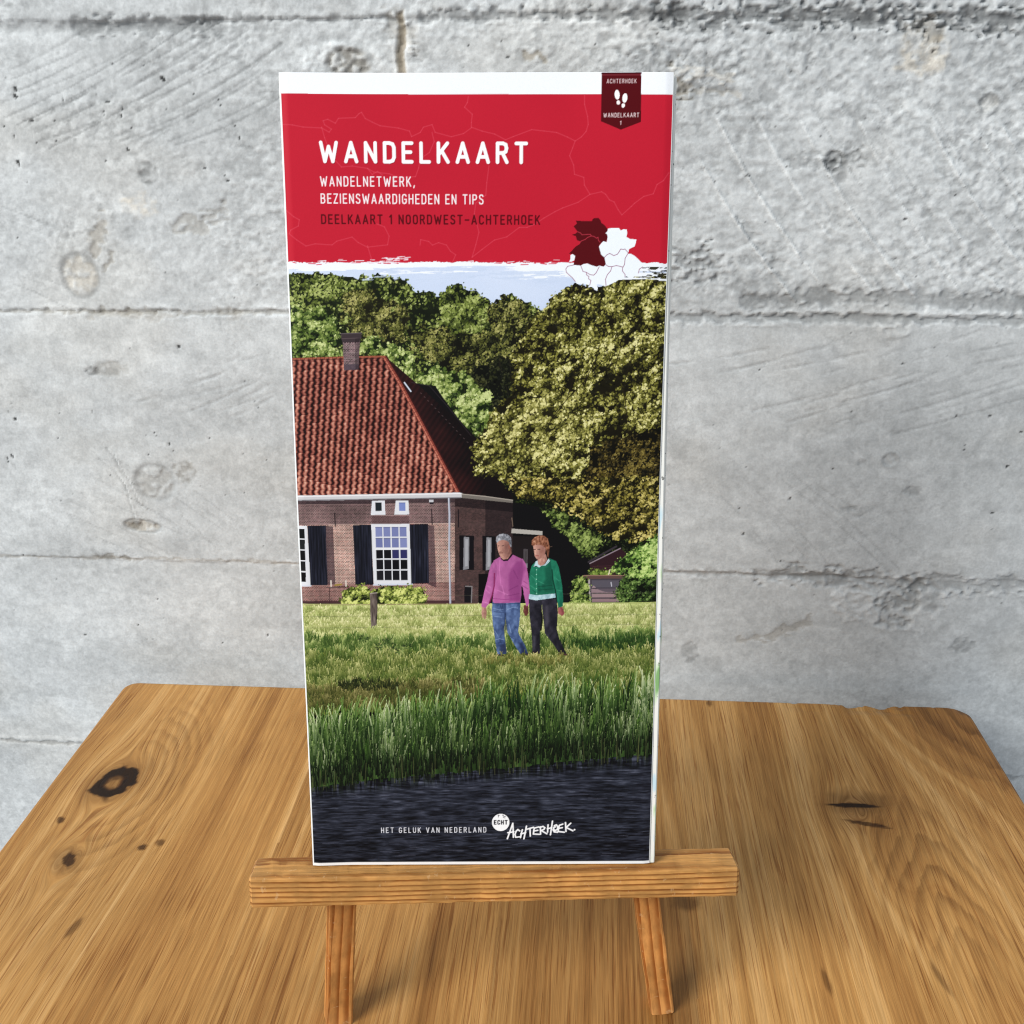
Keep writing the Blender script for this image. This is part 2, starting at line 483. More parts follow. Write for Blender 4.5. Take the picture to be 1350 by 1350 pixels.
set_color(wall, 'cement', (base * (1 - ww) + warmc * ww) * np.clip(wall_t, 0.05, 1.35)[..., None])
tag(wall, 'grey board-marked concrete wall with rough joints behind the table', 'wall')
del WX, WZ, MX, MZ, wv, ww


# ---------------------------------------------------------------- oak table top
TX0, TX1, TY0, TY1, TT = -0.2424, 0.2055, 0.045, 0.4746, 0.027
ROUND, PLAN, STEP = 0.0022, 0.0075, 0.00070
TYAW = 0.0113
over = np.concatenate([np.linspace(0, ROUND * math.pi / 2, 6)[1:], ROUND * math.pi / 2 + np.array([0.006, 0.013, TT - ROUND])])
lim = PLAN - ROUND
ext = np.concatenate([np.linspace(0, lim, 6)[1:-1], [lim], lim + over])


def border_axis(a, b):
    a2, b2 = a + PLAN, b - PLAN
    return np.concatenate([a2 - ext[::-1], np.linspace(a2, b2, int((b2 - a2) / STEP)), b2 + ext])


ax, ay = border_axis(TX0, TX1), border_axis(TY0, TY1)
PX, PY = np.meshgrid(ax, ay)
QX, QY = np.clip(PX, TX0 + PLAN, TX1 - PLAN), np.clip(PY, TY0 + PLAN, TY1 - PLAN)
DX, DY = PX - QX, PY - QY
o2 = np.maximum(np.abs(DX), np.abs(DY))              # overflow, square rings
L2 = np.hypot(DX, DY) + 1e-12
arc = np.clip((o2 - lim) / ROUND, 0, math.pi / 2)
out = np.minimum(o2, lim) + ROUND * np.sin(arc)
TXs = QX + DX / L2 * out; TYs = QY + DY / L2 * out
TZs = -ROUND * (1 - np.cos(arc)) - np.clip(o2 - lim - ROUND * math.pi / 2, 0, 1)
# the worn far right corner: small chips out of the edge
edge = smooth(0.012, 0.0, TY1 - TYs) * smooth(0.085, 0.16, TXs) + smooth(0.010, 0.0, TX1 - TXs) * smooth(0.44, 0.465, TYs)
chip = smooth(0.50, 0.72, fbm(TXs * 95, TYs * 95, 3, 3)) + 0.3 * smooth(0.192, 0.203, TXs) * smooth(0.462, 0.473, TYs)
TZs -= edge * chip * 0.0020
TYs -= edge * chip * 0.0012
TZs += 0.00022 * (fbm(TXs * 30, TYs * 12, 3, 8) - 0.5)
c, s = math.cos(TYAW), math.sin(TYAW)
verts = np.stack([c * TXs - s * TYs, s * TXs + c * TYs, TZs], -1)
gx, gy = verts[..., 0], verts[..., 1]

# grain field: lines of equal w run along the table and flow round the knots
w = gx + 0.0040 * (fbm(gx * 16, gy * 5, 3, 14) - 0.5)
fib = gx + 0.0022 * (fbm(gx * 16, gy * 5, 3, 15) - 0.5)           # the fibres stay straighter than the rings
line = np.ones_like(w)
knot_dark = np.ones_like(w); knot_warm = np.zeros_like(w)


def flow(w, kx, ky, r, stretch, reach=7.0):
    dx, dy = gx - kx, (gy - ky) / stretch
    d2 = dx * dx + dy * dy
    return w - dx * r * r / (d2 + 0.55 * r * r) * np.exp(-d2 / (r * reach) ** 2)


def spot(px, py, rx, ry, ang=0.0, val=0.2, rag=0.5, soft=0.25, seed=1, ring=None):
    global knot_dark
    kx, ky = tablept(px, py)
    ca_, sa_ = math.cos(ang), math.sin(ang)
    dx, dy = gx - kx, gy - ky
    U, V = ca_ * dx + sa_ * dy, -sa_ * dx + ca_ * dy
    r = np.hypot(U / rx, V / ry) + rag * (fbm(dx / rx * 1.6 + 9, dy / ry * 1.6 + 4, 3, seed) - 0.5)
    a = smooth(1.0 + soft, 1.0 - soft, r)
    if ring is not None:
        a = a * (1 - ring * smooth(0.55, 0.25, r))
    knot_dark = knot_dark * (1 - (1 - val) * a)


knots = [((150, 1031), 0.0145, 1.9), ((88, 1136), 0.0085, 1.9), ((1128, 1068), 0.0125, 1.5)]
for (p, r, st) in knots:
    kx, ky = tablept(*p)
    w = flow(w, kx, ky, r, st)
    fib = flow(fib, kx, ky, r * (0.9 if kx < 0 else 0.6), st, 4.0)

def rings_on(e, freq, mask, amt):          # growth rings cut by the saw: soft inside, sharp outside
    f = e * freq + 0.50 * (fbm(gx * 330, gy * 16, 2, 29) - 0.5) + 0.6 * (fbm(gx * 60, gy * 40, 2, 28) - 0.5)
    f = f - np.floor(f)
    return 1 - amt * mask * smooth(0.25, 0.88, f) * smooth(1.0, 0.90, f)


# rings wrapped round the big knot
kx, ky = tablept(150, 1031)
dx, dy = gx - kx, gy - ky
ell = np.hypot(dx, dy / 1.7) + 0.004 * (fbm(gx * 60, gy * 40, 3, 31) - 0.5)
line *= rings_on(ell, 190, np.exp(-((ell - 0.026) / 0.016) ** 2) * smooth(-0.01, 0.02, dx), 0.28)
# cathedral figure on the right board
kx, ky = tablept(1278, 918)
dx, dy = gx - kx, gy - ky
ell = np.sqrt((dx * 0.9) ** 2 + (dy * 0.42) ** 2 + 1e-8) + 0.007 * (fbm(gx * 48, gy * 34, 3, 26) - 0.5)
bl = 0.9 * np.exp(-((dx / 0.056) ** 2 + (dy / 0.080) ** 2) ** 1.6)
w = w * (1 - bl) + (kx + ell * 0.8) * bl
line *= rings_on(ell, 112, bl, 0.52)
kx, ky = tablept(1232, 1150)
dx, dy = gx - kx, gy - ky
ell = np.sqrt(dx * dx + 0.004 ** 2) + 0.30 * dy + 0.008 * (fbm(gx * 50, gy * 30, 3, 27) - 0.5)
bl = 0.75 * np.exp(-((dx / 0.027) ** 2 + (dy / 0.050) ** 2) ** 1.3)
w = w * (1 - bl) + (kx + ell) * bl
line *= rings_on(ell, 150, bl, 0.46)
kx, ky = tablept(60, 1190)
dx, dy = gx - kx, gy - ky
ell = np.sqrt(dx * dx + (dy * 0.4) ** 2 + 1e-8) + 0.004 * (fbm(gx * 60, gy * 30, 3, 28) - 0.5)
bl = 0.55 * np.exp(-((dx / 0.020) ** 2 + (dy / 0.05) ** 2) ** 1.5)
w = w * (1 - bl) + (kx + ell * 0.8) * bl
# flat-sawn arches on the board behind the map
kx, ky = tablept(905, 990)
dx, dy = gx - kx, gy - ky
bl = 0.8 * np.exp(-((dx / 0.016) ** 2 + (dy / 0.07) ** 2) ** 1.4)
w = w * (1 - bl) + (kx + np.abs(dx) * 0.8 + 0.10 * dy) * bl

spot(151, 1031, 0.0092, 0.0118, -0.5, 0.04, 0.65, 0.06, 4, ring=0.30)
spot(149, 1034, 0.0040, 0.0030, 0.6, 2.6, 0.9, 0.3, 24)
spot(150, 1031, 0.0125, 0.0175, -0.5, 0.66, 0.5, 0.40, 5)
spot(138, 1046, 0.0018, 0.0060, 0.5, 0.35, 0.4, 0.4, 6)
spot(88, 1136, 0.0062, 0.0090, 0.4, 0.60, 0.5, 0.4, 7)
spot(91, 1133, 0.0026, 0.0042, 0.4, 0.16, 0.7, 0.15, 8)
spot(80, 1081, 0.0016, 0.0024, 0.5, 0.20, 0.5, 0.3, 9)
spot(188, 1117, 0.0019, 0.0021, 0.3, 0.16, 0.6, 0.3, 10)
spot(211, 1111, 0.0017, 0.0022, 0.3, 0.32, 0.7, 0.4, 11)
spot(97, 1223, 0.0016, 0.0056, -0.2, 0.42, 0.6, 0.45, 12)
spot(1130, 1058, 0.0135, 0.0085, 0.05, 0.50, 0.6, 0.60, 13)
spot(1127, 1062, 0.0115, 0.0018, 0.0, 0.07, 0.6, 0.16, 14)
spot(1142, 1086, 0.0100, 0.0014, -0.22, 0.22, 0.6, 0.22, 15)
spot(1128, 1074, 0.0150, 0.0100, 0.0, 0.82, 0.6, 0.5, 16)
spot(935, 927, 0.0014, 0.0030, 0, 0.35, 0.6, 0.4, 17)
spot(905, 1190, 0.0050, 0.0040, 0, 0.45, 0.8, 0.5, 18)
spot(1090, 1295, 0.0012, 0.0060, 0.1, 0.45, 0.6, 0.4, 19)
spot(1240, 1290, 0.0014, 0.0070, 0.2, 0.50, 0.6, 0.4, 20)

# glued boards
seams = [-0.128, -0.030, 0.0440]
bid = sum((gx > q + 0.0).astype(np.float32) for q in seams)
tone = np.array([1.00, 0.98, 0.90, 1.04], np.float32)[bid.astype(int)]
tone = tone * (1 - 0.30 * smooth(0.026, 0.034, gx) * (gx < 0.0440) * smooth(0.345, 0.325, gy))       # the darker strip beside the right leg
for q in seams:
    tone = tone * (1 - 0.10 * np.exp(-((gx - q) / 0.0007) ** 2))
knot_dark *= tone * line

om, nt, bs = new_mat('oiled_oak', 0.46, 0.20)
ga = attr(nt, 'grain').outputs['Vector']
fa = attr(nt, 'fibre').outputs['Vector']
n1 = noise(nt, vmul(nt, ga, (72, 1.3, 3.1)), 1.0, 4.0, 0.58)
n2 = noise(nt, vmul(nt, fa, (560, 3.6, 7.7)), 1.0, 5.0, 0.66)
n3 = noise(nt, vmul(nt, fa, (1300, 30, 9.3)), 1.0, 2.0, 0.5)
n4 = noise(nt, vmul(nt, ga, (9, 7, 2.0)), 1.0, 3.0, 0.5)
mixv = math_node(nt, 'ADD', math_node(nt, 'MULTIPLY', n1, 0.60), math_node(nt, 'MULTIPLY', n2, 0.40))
col = ramp(nt, mixv, [(0.32, (0.205, 0.086, 0.021)), (0.43, (0.340, 0.162, 0.045)), (0.53, (0.455, 0.240, 0.075)), (0.65, (0.610, 0.365, 0.145))])
pore = maprange(nt, n3, 0.33, 0.45, 0.42, 1.0)
pore_mask = maprange(nt, n4, 0.42, 0.62, 0.0, 1.0)
pore = math_node(nt, 'MAXIMUM', pore, math_node(nt, 'MULTIPLY', pore_mask, 0.93))
pm = N(nt, 'ShaderNodeMix', data_type='RGBA', blend_type='MULTIPLY')
nt.links.new(math_node(nt, 'SUBTRACT', 1.0, pore), pm.inputs[0]); nt.links.new(col, pm.inputs[6]); pm.inputs[7].default_value = (0.46, 0.28, 0.14, 1)
col = pm.outputs[2]
n5 = noise(nt, vmul(nt, fa, (2400, 60, 5.1)), 1.0, 2.0, 0.6)
col = scale_col(nt, col, maprange(nt, n5, 0.3, 0.7, 0.84, 1.12))
col = scale_col(nt, col, maprange(nt, n4, 0.3, 0.7, 0.88, 1.10))
kd = attr(nt, 'knot')
mx = N(nt, 'ShaderNodeMix', data_type='RGBA', blend_type='MULTIPLY')
mx.inputs[0].default_value = 1.0
nt.links.new(col, mx.inputs[6]); nt.links.new(kd.outputs['Color'], mx.inputs[7])
nt.links.new(mx.outputs[2], bs.inputs['Base Color'])
bump(nt, bs, math_node(nt, 'ADD', n2, pore), 0.35, 0.00022)
nt.links.new(maprange(nt, n2, 0.3, 0.7, 0.36, 0.52), bs.inputs['Roughness'])
table = mesh_from('oak_table', verts.reshape(-1, 3), grid_quads(len(ay), len(ax)), om)
wz = np.minimum(TZs + ROUND, 0)
set_vec(table, 'grain', np.stack([w + bid * 0.37 + wz * 0.3, gy + bid * 1.7 + wz, bid], -1).reshape(-1, 3))
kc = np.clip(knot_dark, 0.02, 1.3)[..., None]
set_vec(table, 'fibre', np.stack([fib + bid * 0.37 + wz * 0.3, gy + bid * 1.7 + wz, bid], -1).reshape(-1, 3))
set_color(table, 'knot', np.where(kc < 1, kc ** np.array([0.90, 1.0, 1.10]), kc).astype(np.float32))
tag(table, 'oiled oak table top with dark knots and worn edges by the wall', 'table')


# ---------------------------------------------------------------- the printed cover, drawn in code
AW, AH, SS, DOWN = 110.0, 242.7, 12, 2              # mm, drawn pixels per mm, reduction
NXC, NYC = int(AW * SS), int(AH * SS)
_src = np.array([(366, 95), (887, 100), (857, 1141), (413, 1141)], float)
_dst = np.array([(0, 0), (AW, 0), (AW, AH), (0, AH)], float)
_A = []
for (x, y), (u, v) in zip(_src, _dst):
    _A += [[x, y, 1, 0, 0, 0, -u * x, -u * y], [0, 0, 0, x, y, 1, -v * x, -v * y]]
_H = np.append(np.linalg.solve(np.array(_A), _dst.ravel()), 1).reshape(3, 3)


def T(pts):                        # traced outline -> drawing pixels on the flat cover
    P = np.asarray(pts, float).reshape(-1, 2)
    q = np.c_[P, np.ones(len(P))] @ _H.T
    return q[:, :2] / q[:, 2:] * SS


def Z(x0, y0, s):                  # outline read from an enlargement
    return lambda pts: [(x0 + x * s, y0 + y * s) for x, y in pts]


C = np.zeros((NYC, NXC, 3), np.float32)             # sRGB 0..255
ar = np.random.default_rng(3)


def box(P, pad=3):
    x0, y0 = np.floor(P.min(0) - pad).astype(int); x1, y1 = np.ceil(P.max(0) + pad).astype(int)
    x0, y0 = max(x0, 0), max(y0, 0); x1, y1 = min(x1, NXC), min(y1, NYC)
    return slice(y0, max(y1, y0)), slice(x0, max(x1, x0))


def coords(b):
    Y, X = np.mgrid[b[0], b[1]]
    return X.astype(np.float32), Y.astype(np.float32)


def region(pts, jag=0.0, jscale=14.0, seed=1):
    P = T(pts); b = box(P, 3 + jag * 1.2); X, Y = coords(b)
    if jag:
        dx = (fbm(X / jscale, Y / jscale, 3, seed) - 0.5) * 2 * jag
        dy = (fbm(X / jscale + 40, Y / jscale, 3, seed + 3) - 0.5) * 2 * jag
        return b, in_poly(P, X + dx, Y + dy)
    return b, in_poly(P, X, Y)


def put(b, m, col, alpha=1.0):
    v = C[b]; a = (m * alpha)[..., None].astype(np.float32) if not np.isscalar(m) else m * alpha
    col = np.asarray(col, np.float32)
    C[b] = v * (1 - a) + col * a


def poly(pts, col, alpha=1.0, **k):
    b, m = region(pts, **k); put(b, m, col, alpha)


def shade(pts, cols, n, **k):      # n: noise function of canvas coords -> 0..1 through the colours
    b, m = region(pts, **k); X, Y = coords(b)
    put(b, m, mixc(n(X, Y), cols))


def mixc(t, cols):
    cols = np.asarray(cols, np.float32); t = np.clip(t, 0, 1) * (len(cols) - 1)
    i = np.clip(t.astype(int), 0, len(cols) - 2); f = (t - i)[..., None]
    return cols[i] * (1 - f) + cols[i + 1] * f


def stroke(pts, wpx, col, alpha=1.0, raw=False):    # wpx in traced pixels
    P = np.asarray(pts, float) if raw else T(pts)
    w = wpx * (1.0 if raw else 0.23 * SS)
    for a, bb in zip(P[:-1], P[1:]):
        b = box(np.array([a, bb]), w / 2 + 2); X, Y = coords(b)
        if X.size:
            put(b, np.clip(0.5 + w / 2 - seg_dist(X, Y, a, bb), 0, 1), col, alpha)


def ellipse(cx, cy, rx, ry, col, ang=0.0, alpha=1.0):
    t = np.linspace(0, 2 * math.pi, 40)
    c, s = math.cos(ang), math.sin(ang)
    poly([(cx + rx * math.cos(a) * c - ry * math.sin(a) * s, cy + rx * math.cos(a) * s + ry * math.sin(a) * c) for a in t], col, alpha)


def splat(x, y, r, asp, ang, cols):                 # many small leaves, later ones on top
    R = int(np.ceil(r.max())) + 1
    oy, ox = np.mgrid[-R:R + 1, -R:R + 1]; ox = ox.ravel(); oy = oy.ravel()
    c, s = np.cos(ang)[:, None], np.sin(ang)[:, None]
    U = (c * ox + s * oy) / r[:, None]; V = (-s * ox + c * oy) / (r * asp)[:, None]
    px_ = np.round(x).astype(int)[:, None] + ox; py_ = np.round(y).astype(int)[:, None] + oy
    ok = (U * U + V * V <= 1) & (px_ >= 0) & (px_ < NXC) & (py_ >= 0) & (py_ < NYC)
    n = np.broadcast_to(np.arange(len(x))[:, None], ok.shape)[ok]
    C[py_[ok], px_[ok]] = cols[n]


def foliage(pts, n, dark, cols, clump=40.0, r=(1.6, 4.0), seed=1, jag=14, light=(-0.6, -0.8), gain=1.0, bias=0.0, spill=6, holes=0.35, thr=0.45):
    """crown: dark inside with clumps of leaves lit from one side"""
    b, m = region(pts, jag=jag, jscale=26, seed=seed); X, Y = coords(b)
    q = fbm(X / clump, Y / clump, 4, seed + 5)
    put(b, m, mixc(0.15 + 0.9 * (q - 0.25), [np.asarray(dark) * 0.5, np.asarray(dark), np.asarray(cols[0])]))
    ys, xs = np.nonzero(m)
    if len(xs) == 0:
        return
    k = ar.integers(0, len(xs), n)
    x = xs[k] + b[1].start + ar.normal(0, spill, n); y = ys[k] + b[0].start + ar.normal(0, spill, n)
    e = clump * 0.22
    h0 = fbm(x / clump, y / clump, 4, seed + 5); h1 = fbm((x + light[0] * e) / clump, (y + light[1] * e) / clump, 4, seed + 5)
    big0 = fbm(x / (clump * 3.2), y / (clump * 3.2), 3, seed + 11); big1 = fbm((x + light[0] * e * 3) / (clump * 3.2), (y + light[1] * e * 3) / (clump * 3.2), 3, seed + 11)
    L = 0.46 + bias + gain * ((h0 - h1) * 2.6 + (big0 - big1) * 1.6 + (h0 - 0.5) * 0.9) + ar.normal(0, 0.20, n)
    keep = (h0 + ar.normal(0, 0.07, n)) > thr - 0.10
    keep &= ar.random(n) > holes * (L < 0.25)
    x, y, L = x[keep], y[keep], L[keep]
    o = np.argsort(L + ar.normal(0, 0.30, len(L)))   # the lit leaves lie outermost
    x, y, L = x[o], y[o], L[o]
    col = mixc(L, cols) + ar.normal(0, 7, (len(L), 1))
    splat(x, y, ar.uniform(r[0] * 1.1, r[1] * 1.3, len(L)), ar.uniform(0.35, 0.9, len(L)), ar.uniform(0, 3.14, len(L)), np.clip(col, 0, 255).astype(np.float32))


def blades(x, y, h, lean, w, c0, c1, steps=26):     # x, y at the root in drawing pixels
    t = np.linspace(0, 1, steps)[None, :]
    bx = x[:, None] + lean[:, None] * t ** 1.8; by = y[:, None] - h[:, None] * t
    col = c0[:, None, :] * (1 - t[..., None]) + c1[:, None, :] * t[..., None]
    ws = np.maximum(w[:, None] * (1 - t ** 2.2), 0.6)
    K = int(np.ceil(w.max()))
    for k in range(K):                              # columns of each blade
        ix = np.round(bx - ws / 2 + k).astype(int); iy = np.round(by).astype(int)
        ok = (k < ws + 0.5) & (ix >= 0) & (ix < NXC) & (iy >= 0) & (iy < NYC)
        for dy in (0, 1, 2):
            jy = np.clip(iy + dy, 0, NYC - 1)
            C[jy[ok], ix[ok]] = col[ok]


def grass(pts, n, h, w, dark, lightc, seed=1, lean=(0.0, 0.25), tuft=30.0, jag=4):
    b, m = region(pts, jag=jag, seed=seed)
    ys, xs = np.nonzero(m); k = ar.integers(0, len(xs), n); k = k[np.argsort(ys[k])]
    x = (xs[k] + b[1].start).astype(float); y = (ys[k] + b[0].start).astype(float)
    q = fbm(x / tuft, y / (tuft * 0.5), 3, seed + 2)
    t = np.clip((q - 0.5) * 2.2 + 0.5 + ar.normal(0, 0.22, n), 0, 1)
    hh = ar.uniform(*h, n)
    c1 = mixc(t, lightc) + ar.normal(0, 6, (n, 1)); c0 = mixc(t * 0.8, dark)
    blades(x, y + hh * 0.35, hh, hh * ar.normal(lean[0], lean[1], n), ar.uniform(*w, n), np.clip(c0, 0, 255), np.clip(c1, 0, 255), int(max(12, h[1] * 0.8)))


# ---- lettering: a narrow engineering alphabet drawn as strokes
def _r(*p):
    return list(p)


GLYPH = {
    'A': (.54, [[(0, 0), (.27, 1), (.54, 0)], [(.09, .28), (.45, .28)]]),
    'B': (.47, [[(0, 0), (0, 1), (.26, 1), (.39, .94), (.43, .77), (.39, .6), (.26, .53), (0, .53)], [(.26, .53), (.41, .46), (.47, .28), (.41, .07), (.27, 0), (0, 0)]]),
    'C': (.46, [[(.46, .8), (.39, .95), (.23, 1), (.07, .95), (0, .78), (0, .22), (.07, .05), (.23, 0), (.39, .05), (.46, .2)]]),
    'D': (.47, [[(0, 0), (0, 1), (.24, 1), (.4, .94), (.47, .76), (.47, .24), (.4, .06), (.24, 0), (0, 0)]]),
    'E': (.42, [[(.42, 1), (0, 1), (0, 0), (.42, 0)], [(0, .52), (.36, .52)]]),
    'G': (.47, [[(.46, .82), (.39, .95), (.23, 1), (.07, .95), (0, .78), (0, .22), (.07, .05), (.23, 0), (.4, .05), (.47, .2), (.47, .47), (.27, .47)]]),
    'H': (.47, [[(0, 0), (0, 1)], [(.47, 0), (.47, 1)], [(0, .52), (.47, .52)]]),
    'I': (.0, [[(0, 0), (0, 1)]]),
    'K': (.48, [[(0, 0), (0, 1)], [(.45, 1), (.0, .38)], [(.16, .6), (.48, 0)]]),
    'L': (.4, [[(0, 1), (0, 0), (.4, 0)]]),
    'N': (.48, [[(0, 0), (0, 1), (.48, 0), (.48, 1)]]),
    'O': (.47, [[(.235, 1), (.07, .95), (0, .78), (0, .22), (.07, .05), (.235, 0), (.4, .05), (.47, .22), (.47, .78), (.4, .95), (.235, 1)]]),
    'P': (.46, [[(0, 0), (0, 1), (.27, 1), (.41, .93), (.46, .74), (.41, .55), (.27, .47), (0, .47)]]),
    'R': (.47, [[(0, 0), (0, 1), (.27, 1), (.41, .93), (.45, .74), (.41, .56), (.27, .49), (0, .49)], [(.25, .49), (.47, 0)]]),
    'S': (.46, [[(.44, .85), (.36, .97), (.22, 1), (.08, .96), (.01, .8), (.05, .64), (.22, .53), (.4, .43), (.46, .25), (.4, .06), (.23, 0), (.08, .03), (0, .16)]]),
    'T': (.5, [[(0, 1), (.5, 1)], [(.25, 1), (.25, 0)]]),
    'U': (.47, [[(0, 1), (0, .22), (.07, .05), (.235, 0), (.4, .05), (.47, .22), (.47, 1)]]),
    'V': (.52, [[(0, 1), (.26, 0), (.52, 1)]]),
    'W': (.78, [[(0, 1), (.19, 0), (.39, .78), (.59, 0), (.78, 1)]]),
    'Z': (.45, [[(0, 1), (.45, 1), (0, 0), (.45, 0)]]),
    '1': (.18, [[(0, .8), (.18, 1), (.18, 0)]]),
    ',': (.06, [[(.06, .05), (0, -.16)]]),
    '-': (.42, [[(0, .46), (.42, .46)]]),
    ' ': (.16, []),
}


def text(s, p0, p1, cap, weight, col, alpha=1.0, squeeze=1.0):
    """s between the traced baseline points p0 and p1; cap height in traced pixels"""
    a, b = T([p0, p1]); up = T([(p0[0], p0[1] - cap)])[0]
    H_ = np.hypot(*(up - a)); d = (b - a); L = np.hypot(*d); d = d / L; n = np.array([d[1], -d[0]])
    nat = sum(GLYPH[ch][0] for ch in s) * squeeze
    wt = weight
    gap = (L / H_ - nat) / (len(s) - 1)
    x = 0.0
    for ch in s:
        gw, st = GLYPH[ch]
        for P in st:
            Q = [a + d * (x + q[0] * squeeze) * H_ + n * (wt / 2 + q[1] * (1 - wt)) * H_ for q in P]
            stroke(Q, wt * H_, col, alpha, raw=True)
        x += gw * squeeze + gap


# ======== the photograph on the cover
# sky
SKY = [(370, 340), (890, 340), (890, 470), (370, 470)]
shade(SKY, [(168, 186, 220), (190, 205, 232), (206, 218, 240)], lambda X, Y: 0.1 + 0.6 * fbm(X / 260, Y / 120, 3, 4) + 0.4 * smooth(860, 700, Y))
z2 = Z(370, 340, 530 / 1350)
# wood behind the house
forest = z2([(-20, 70), (25, 55), (60, 45), (100, 58), (150, 52), (200, 66), (235, 62), (262, 78), (290, 80), (320, 60), (345, 58), (380, 72), (405, 72), (440, 100), (455, 125), (485, 122), (505, 112), (530, 125), (555, 122),
             (572, 100), (592, 92), (620, 112), (650, 110), (668, 130), (690, 128), (712, 160), (735, 150), (752, 128), (775, 122), (800, 148), (830, 150), (850, 172), (885, 185), (930, 160), (960, 300), (900, 820), (-20, 820)])
FG = [(20, 26, 11), (50, 60, 25), (84, 96, 40), (120, 134, 64), (164, 174, 104)]
FB = [(22, 25, 12), (54, 58, 26), (88, 91, 42), (124, 124, 64), (164, 160, 98)]
FL = [(16, 24, 9), (48, 66, 26), (90, 110, 48), (138, 154, 82), (192, 202, 138)]
foliage(forest, 15000, (24, 32, 16), FG, clump=44, r=(1.8, 4.2), seed=2, jag=14, bias=0.0, thr=0.38)
foliage(z2([(-20, 60), (60, 70), (200, 80), (330, 70), (430, 110), (420, 250), (200, 250), (205, 335), (-20, 340)]), 3800, (28, 38, 18), FG, clump=38, r=(1.8, 4.4), seed=3, jag=40, bias=0.06)
foliage(z2([(-20, 170), (30, 140), (80, 165), (140, 170), (200, 200), (205, 250), (205, 335), (-20, 340)]), 2600, (26, 40, 16), FL, clump=30, r=(1.8, 4.4), seed=4, jag=46, bias=-0.02)
foliage(z2([(200, 120), (300, 110), (380, 150), (440, 190), (430, 270), (330, 300), (240, 250)]), 2600, (34, 34, 16), FB, clump=34, r=(1.4, 3.4), seed=6, jag=46, bias=0.0)
foliage(z2([(540, 120), (590, 98), (650, 116), (700, 170), (730, 230), (690, 290), (600, 290), (530, 230)]), 2600, (20, 30, 14), FG, clump=34, r=(1.8, 4.2), seed=8, jag=36, bias=0.0)
foliage(z2([(430, 230), (520, 250), (640, 260), (760, 240), (810, 300), (780, 420), (720, 520), (640, 440), (560, 380), (470, 350)]), 4200, (22, 22, 12), FB, clump=46, r=(1.4, 3.6), seed=10, jag=46, bias=-0.10)
foliage(z2([(700, 170), (760, 140), (830, 170), (850, 240), (790, 330), (720, 300)]), 1600, (26, 26, 14), FB, clump=34, r=(1.4, 3.4), seed=11, jag=30, bias=0.02)
foliage(z2([(640, 390), (700, 350), (790, 330), (800, 430), (740, 520), (680, 520)]), 900, (14, 16, 10), [(10, 13, 7), (30, 34, 17), (58, 60, 32)], clump=40, seed=12, jag=30)
foliage(z2([(250, 310), (300, 270), (380, 290), (440, 340), (460, 430), (400, 440), (330, 340)]), 1700, (28, 44, 16), FL, clump=28, r=(2.0, 4.6), seed=14, jag=18, bias=0.02)
foliage(z2([(455, 410), (520, 355), (590, 385), (640, 420), (700, 475), (715, 540), (690, 600), (640, 620), (560, 520), (480, 430)]), 3600, (28, 44, 16), FL, clump=32, r=(2.0, 4.8), seed=16, jag=22, bias=0.0)
# bare stems seen in the wood
for i in range(60):
    x, y = ar.uniform(440, 690), ar.uniform(420, 560)
    stroke([(x, y), (x + ar.normal(0, 3), y - ar.uniform(8, 22))], 0.7, (54, 46, 34), 0.5)
# dark trees on the right behind the barn
z3 = Z(380, 640, 500 / 1350)
foliage(z3([(760, -20), (1320, -20), (1320, 420), (1000, 420), (900, 300), (800, 120)]), 5200, (12, 16, 9), [(10, 14, 8), (28, 36, 16), (54, 66, 28), (96, 112, 52)], clump=40, r=(1.4, 3.6), seed=18, jag=12, bias=-0.10)
# barn and the shaded rear roofs
BLACK = (13, 12, 14)
poly(z2([(430, 420), (520, 432), (545, 470), (600, 545), (650, 600), (640, 640), (700, 720), (790, 800), (600, 800)]), BLACK)
poly(z3([(590, 40), (800, 62), (890, 80), (950, 145), (1075, 275), (1060, 420), (590, 425)]), BLACK)
# the tiled roof
ROOF = [(370, 473), (455, 471), (506, 470), (512, 474), (607, 652), (370, 657)]
b, m = region(ROOF); X, Y = coords(b)
(rx0, ry0), (rx1, ry1) = T([(386, 473)])[0], T([(394, 655)])[0]
apx, apy = T([(520, -150)])[0]                        # the tile columns lean a little towards the ridge
tt = (Y - ry0) / (ry1 - ry0)
colc = (X - 0.10 * (ry1 - Y)) / 22.0 + 0.10 * np.sin(Y / (ry1 - ry0) * 22 * 6.283)
row = tt * 22.0 + 0.35 * np.sin(np.floor(colc) * 2.4) + 0.5 * fbm(X / 60, Y / 60, 2, 37)
ph = colc - np.floor(colc)
rw = row - np.floor(row)
jit = vnoise(np.floor(colc).astype(np.float32), np.floor(row).astype(np.float32), 33)
lum = 0.26 + 0.46 * np.sin(np.clip((ph - 0.02) / 0.6, 0, 1) * math.pi) - 0.30 * smooth(0.58, 0.80, ph) * smooth(1.02, 0.90, ph) + 0.24 * (jit - 0.5) - 0.17 * smooth(0.72, 0.95, rw) + 0.09 * smooth(0.35, 0.1, rw)
lum += 0.34 * (fbm(X / 90, Y / 60, 4, 34) - 0.5) + 0.10 * smooth(0.55, 1.0, tt) + 0.30 * (fbm(X / 5, Y / 5, 2, 35) - 0.5)
put(b, m, mixc(lum, [(32, 14, 14), (92, 45, 40), (140, 77, 66), (182, 119, 101), (216, 168, 148)]))
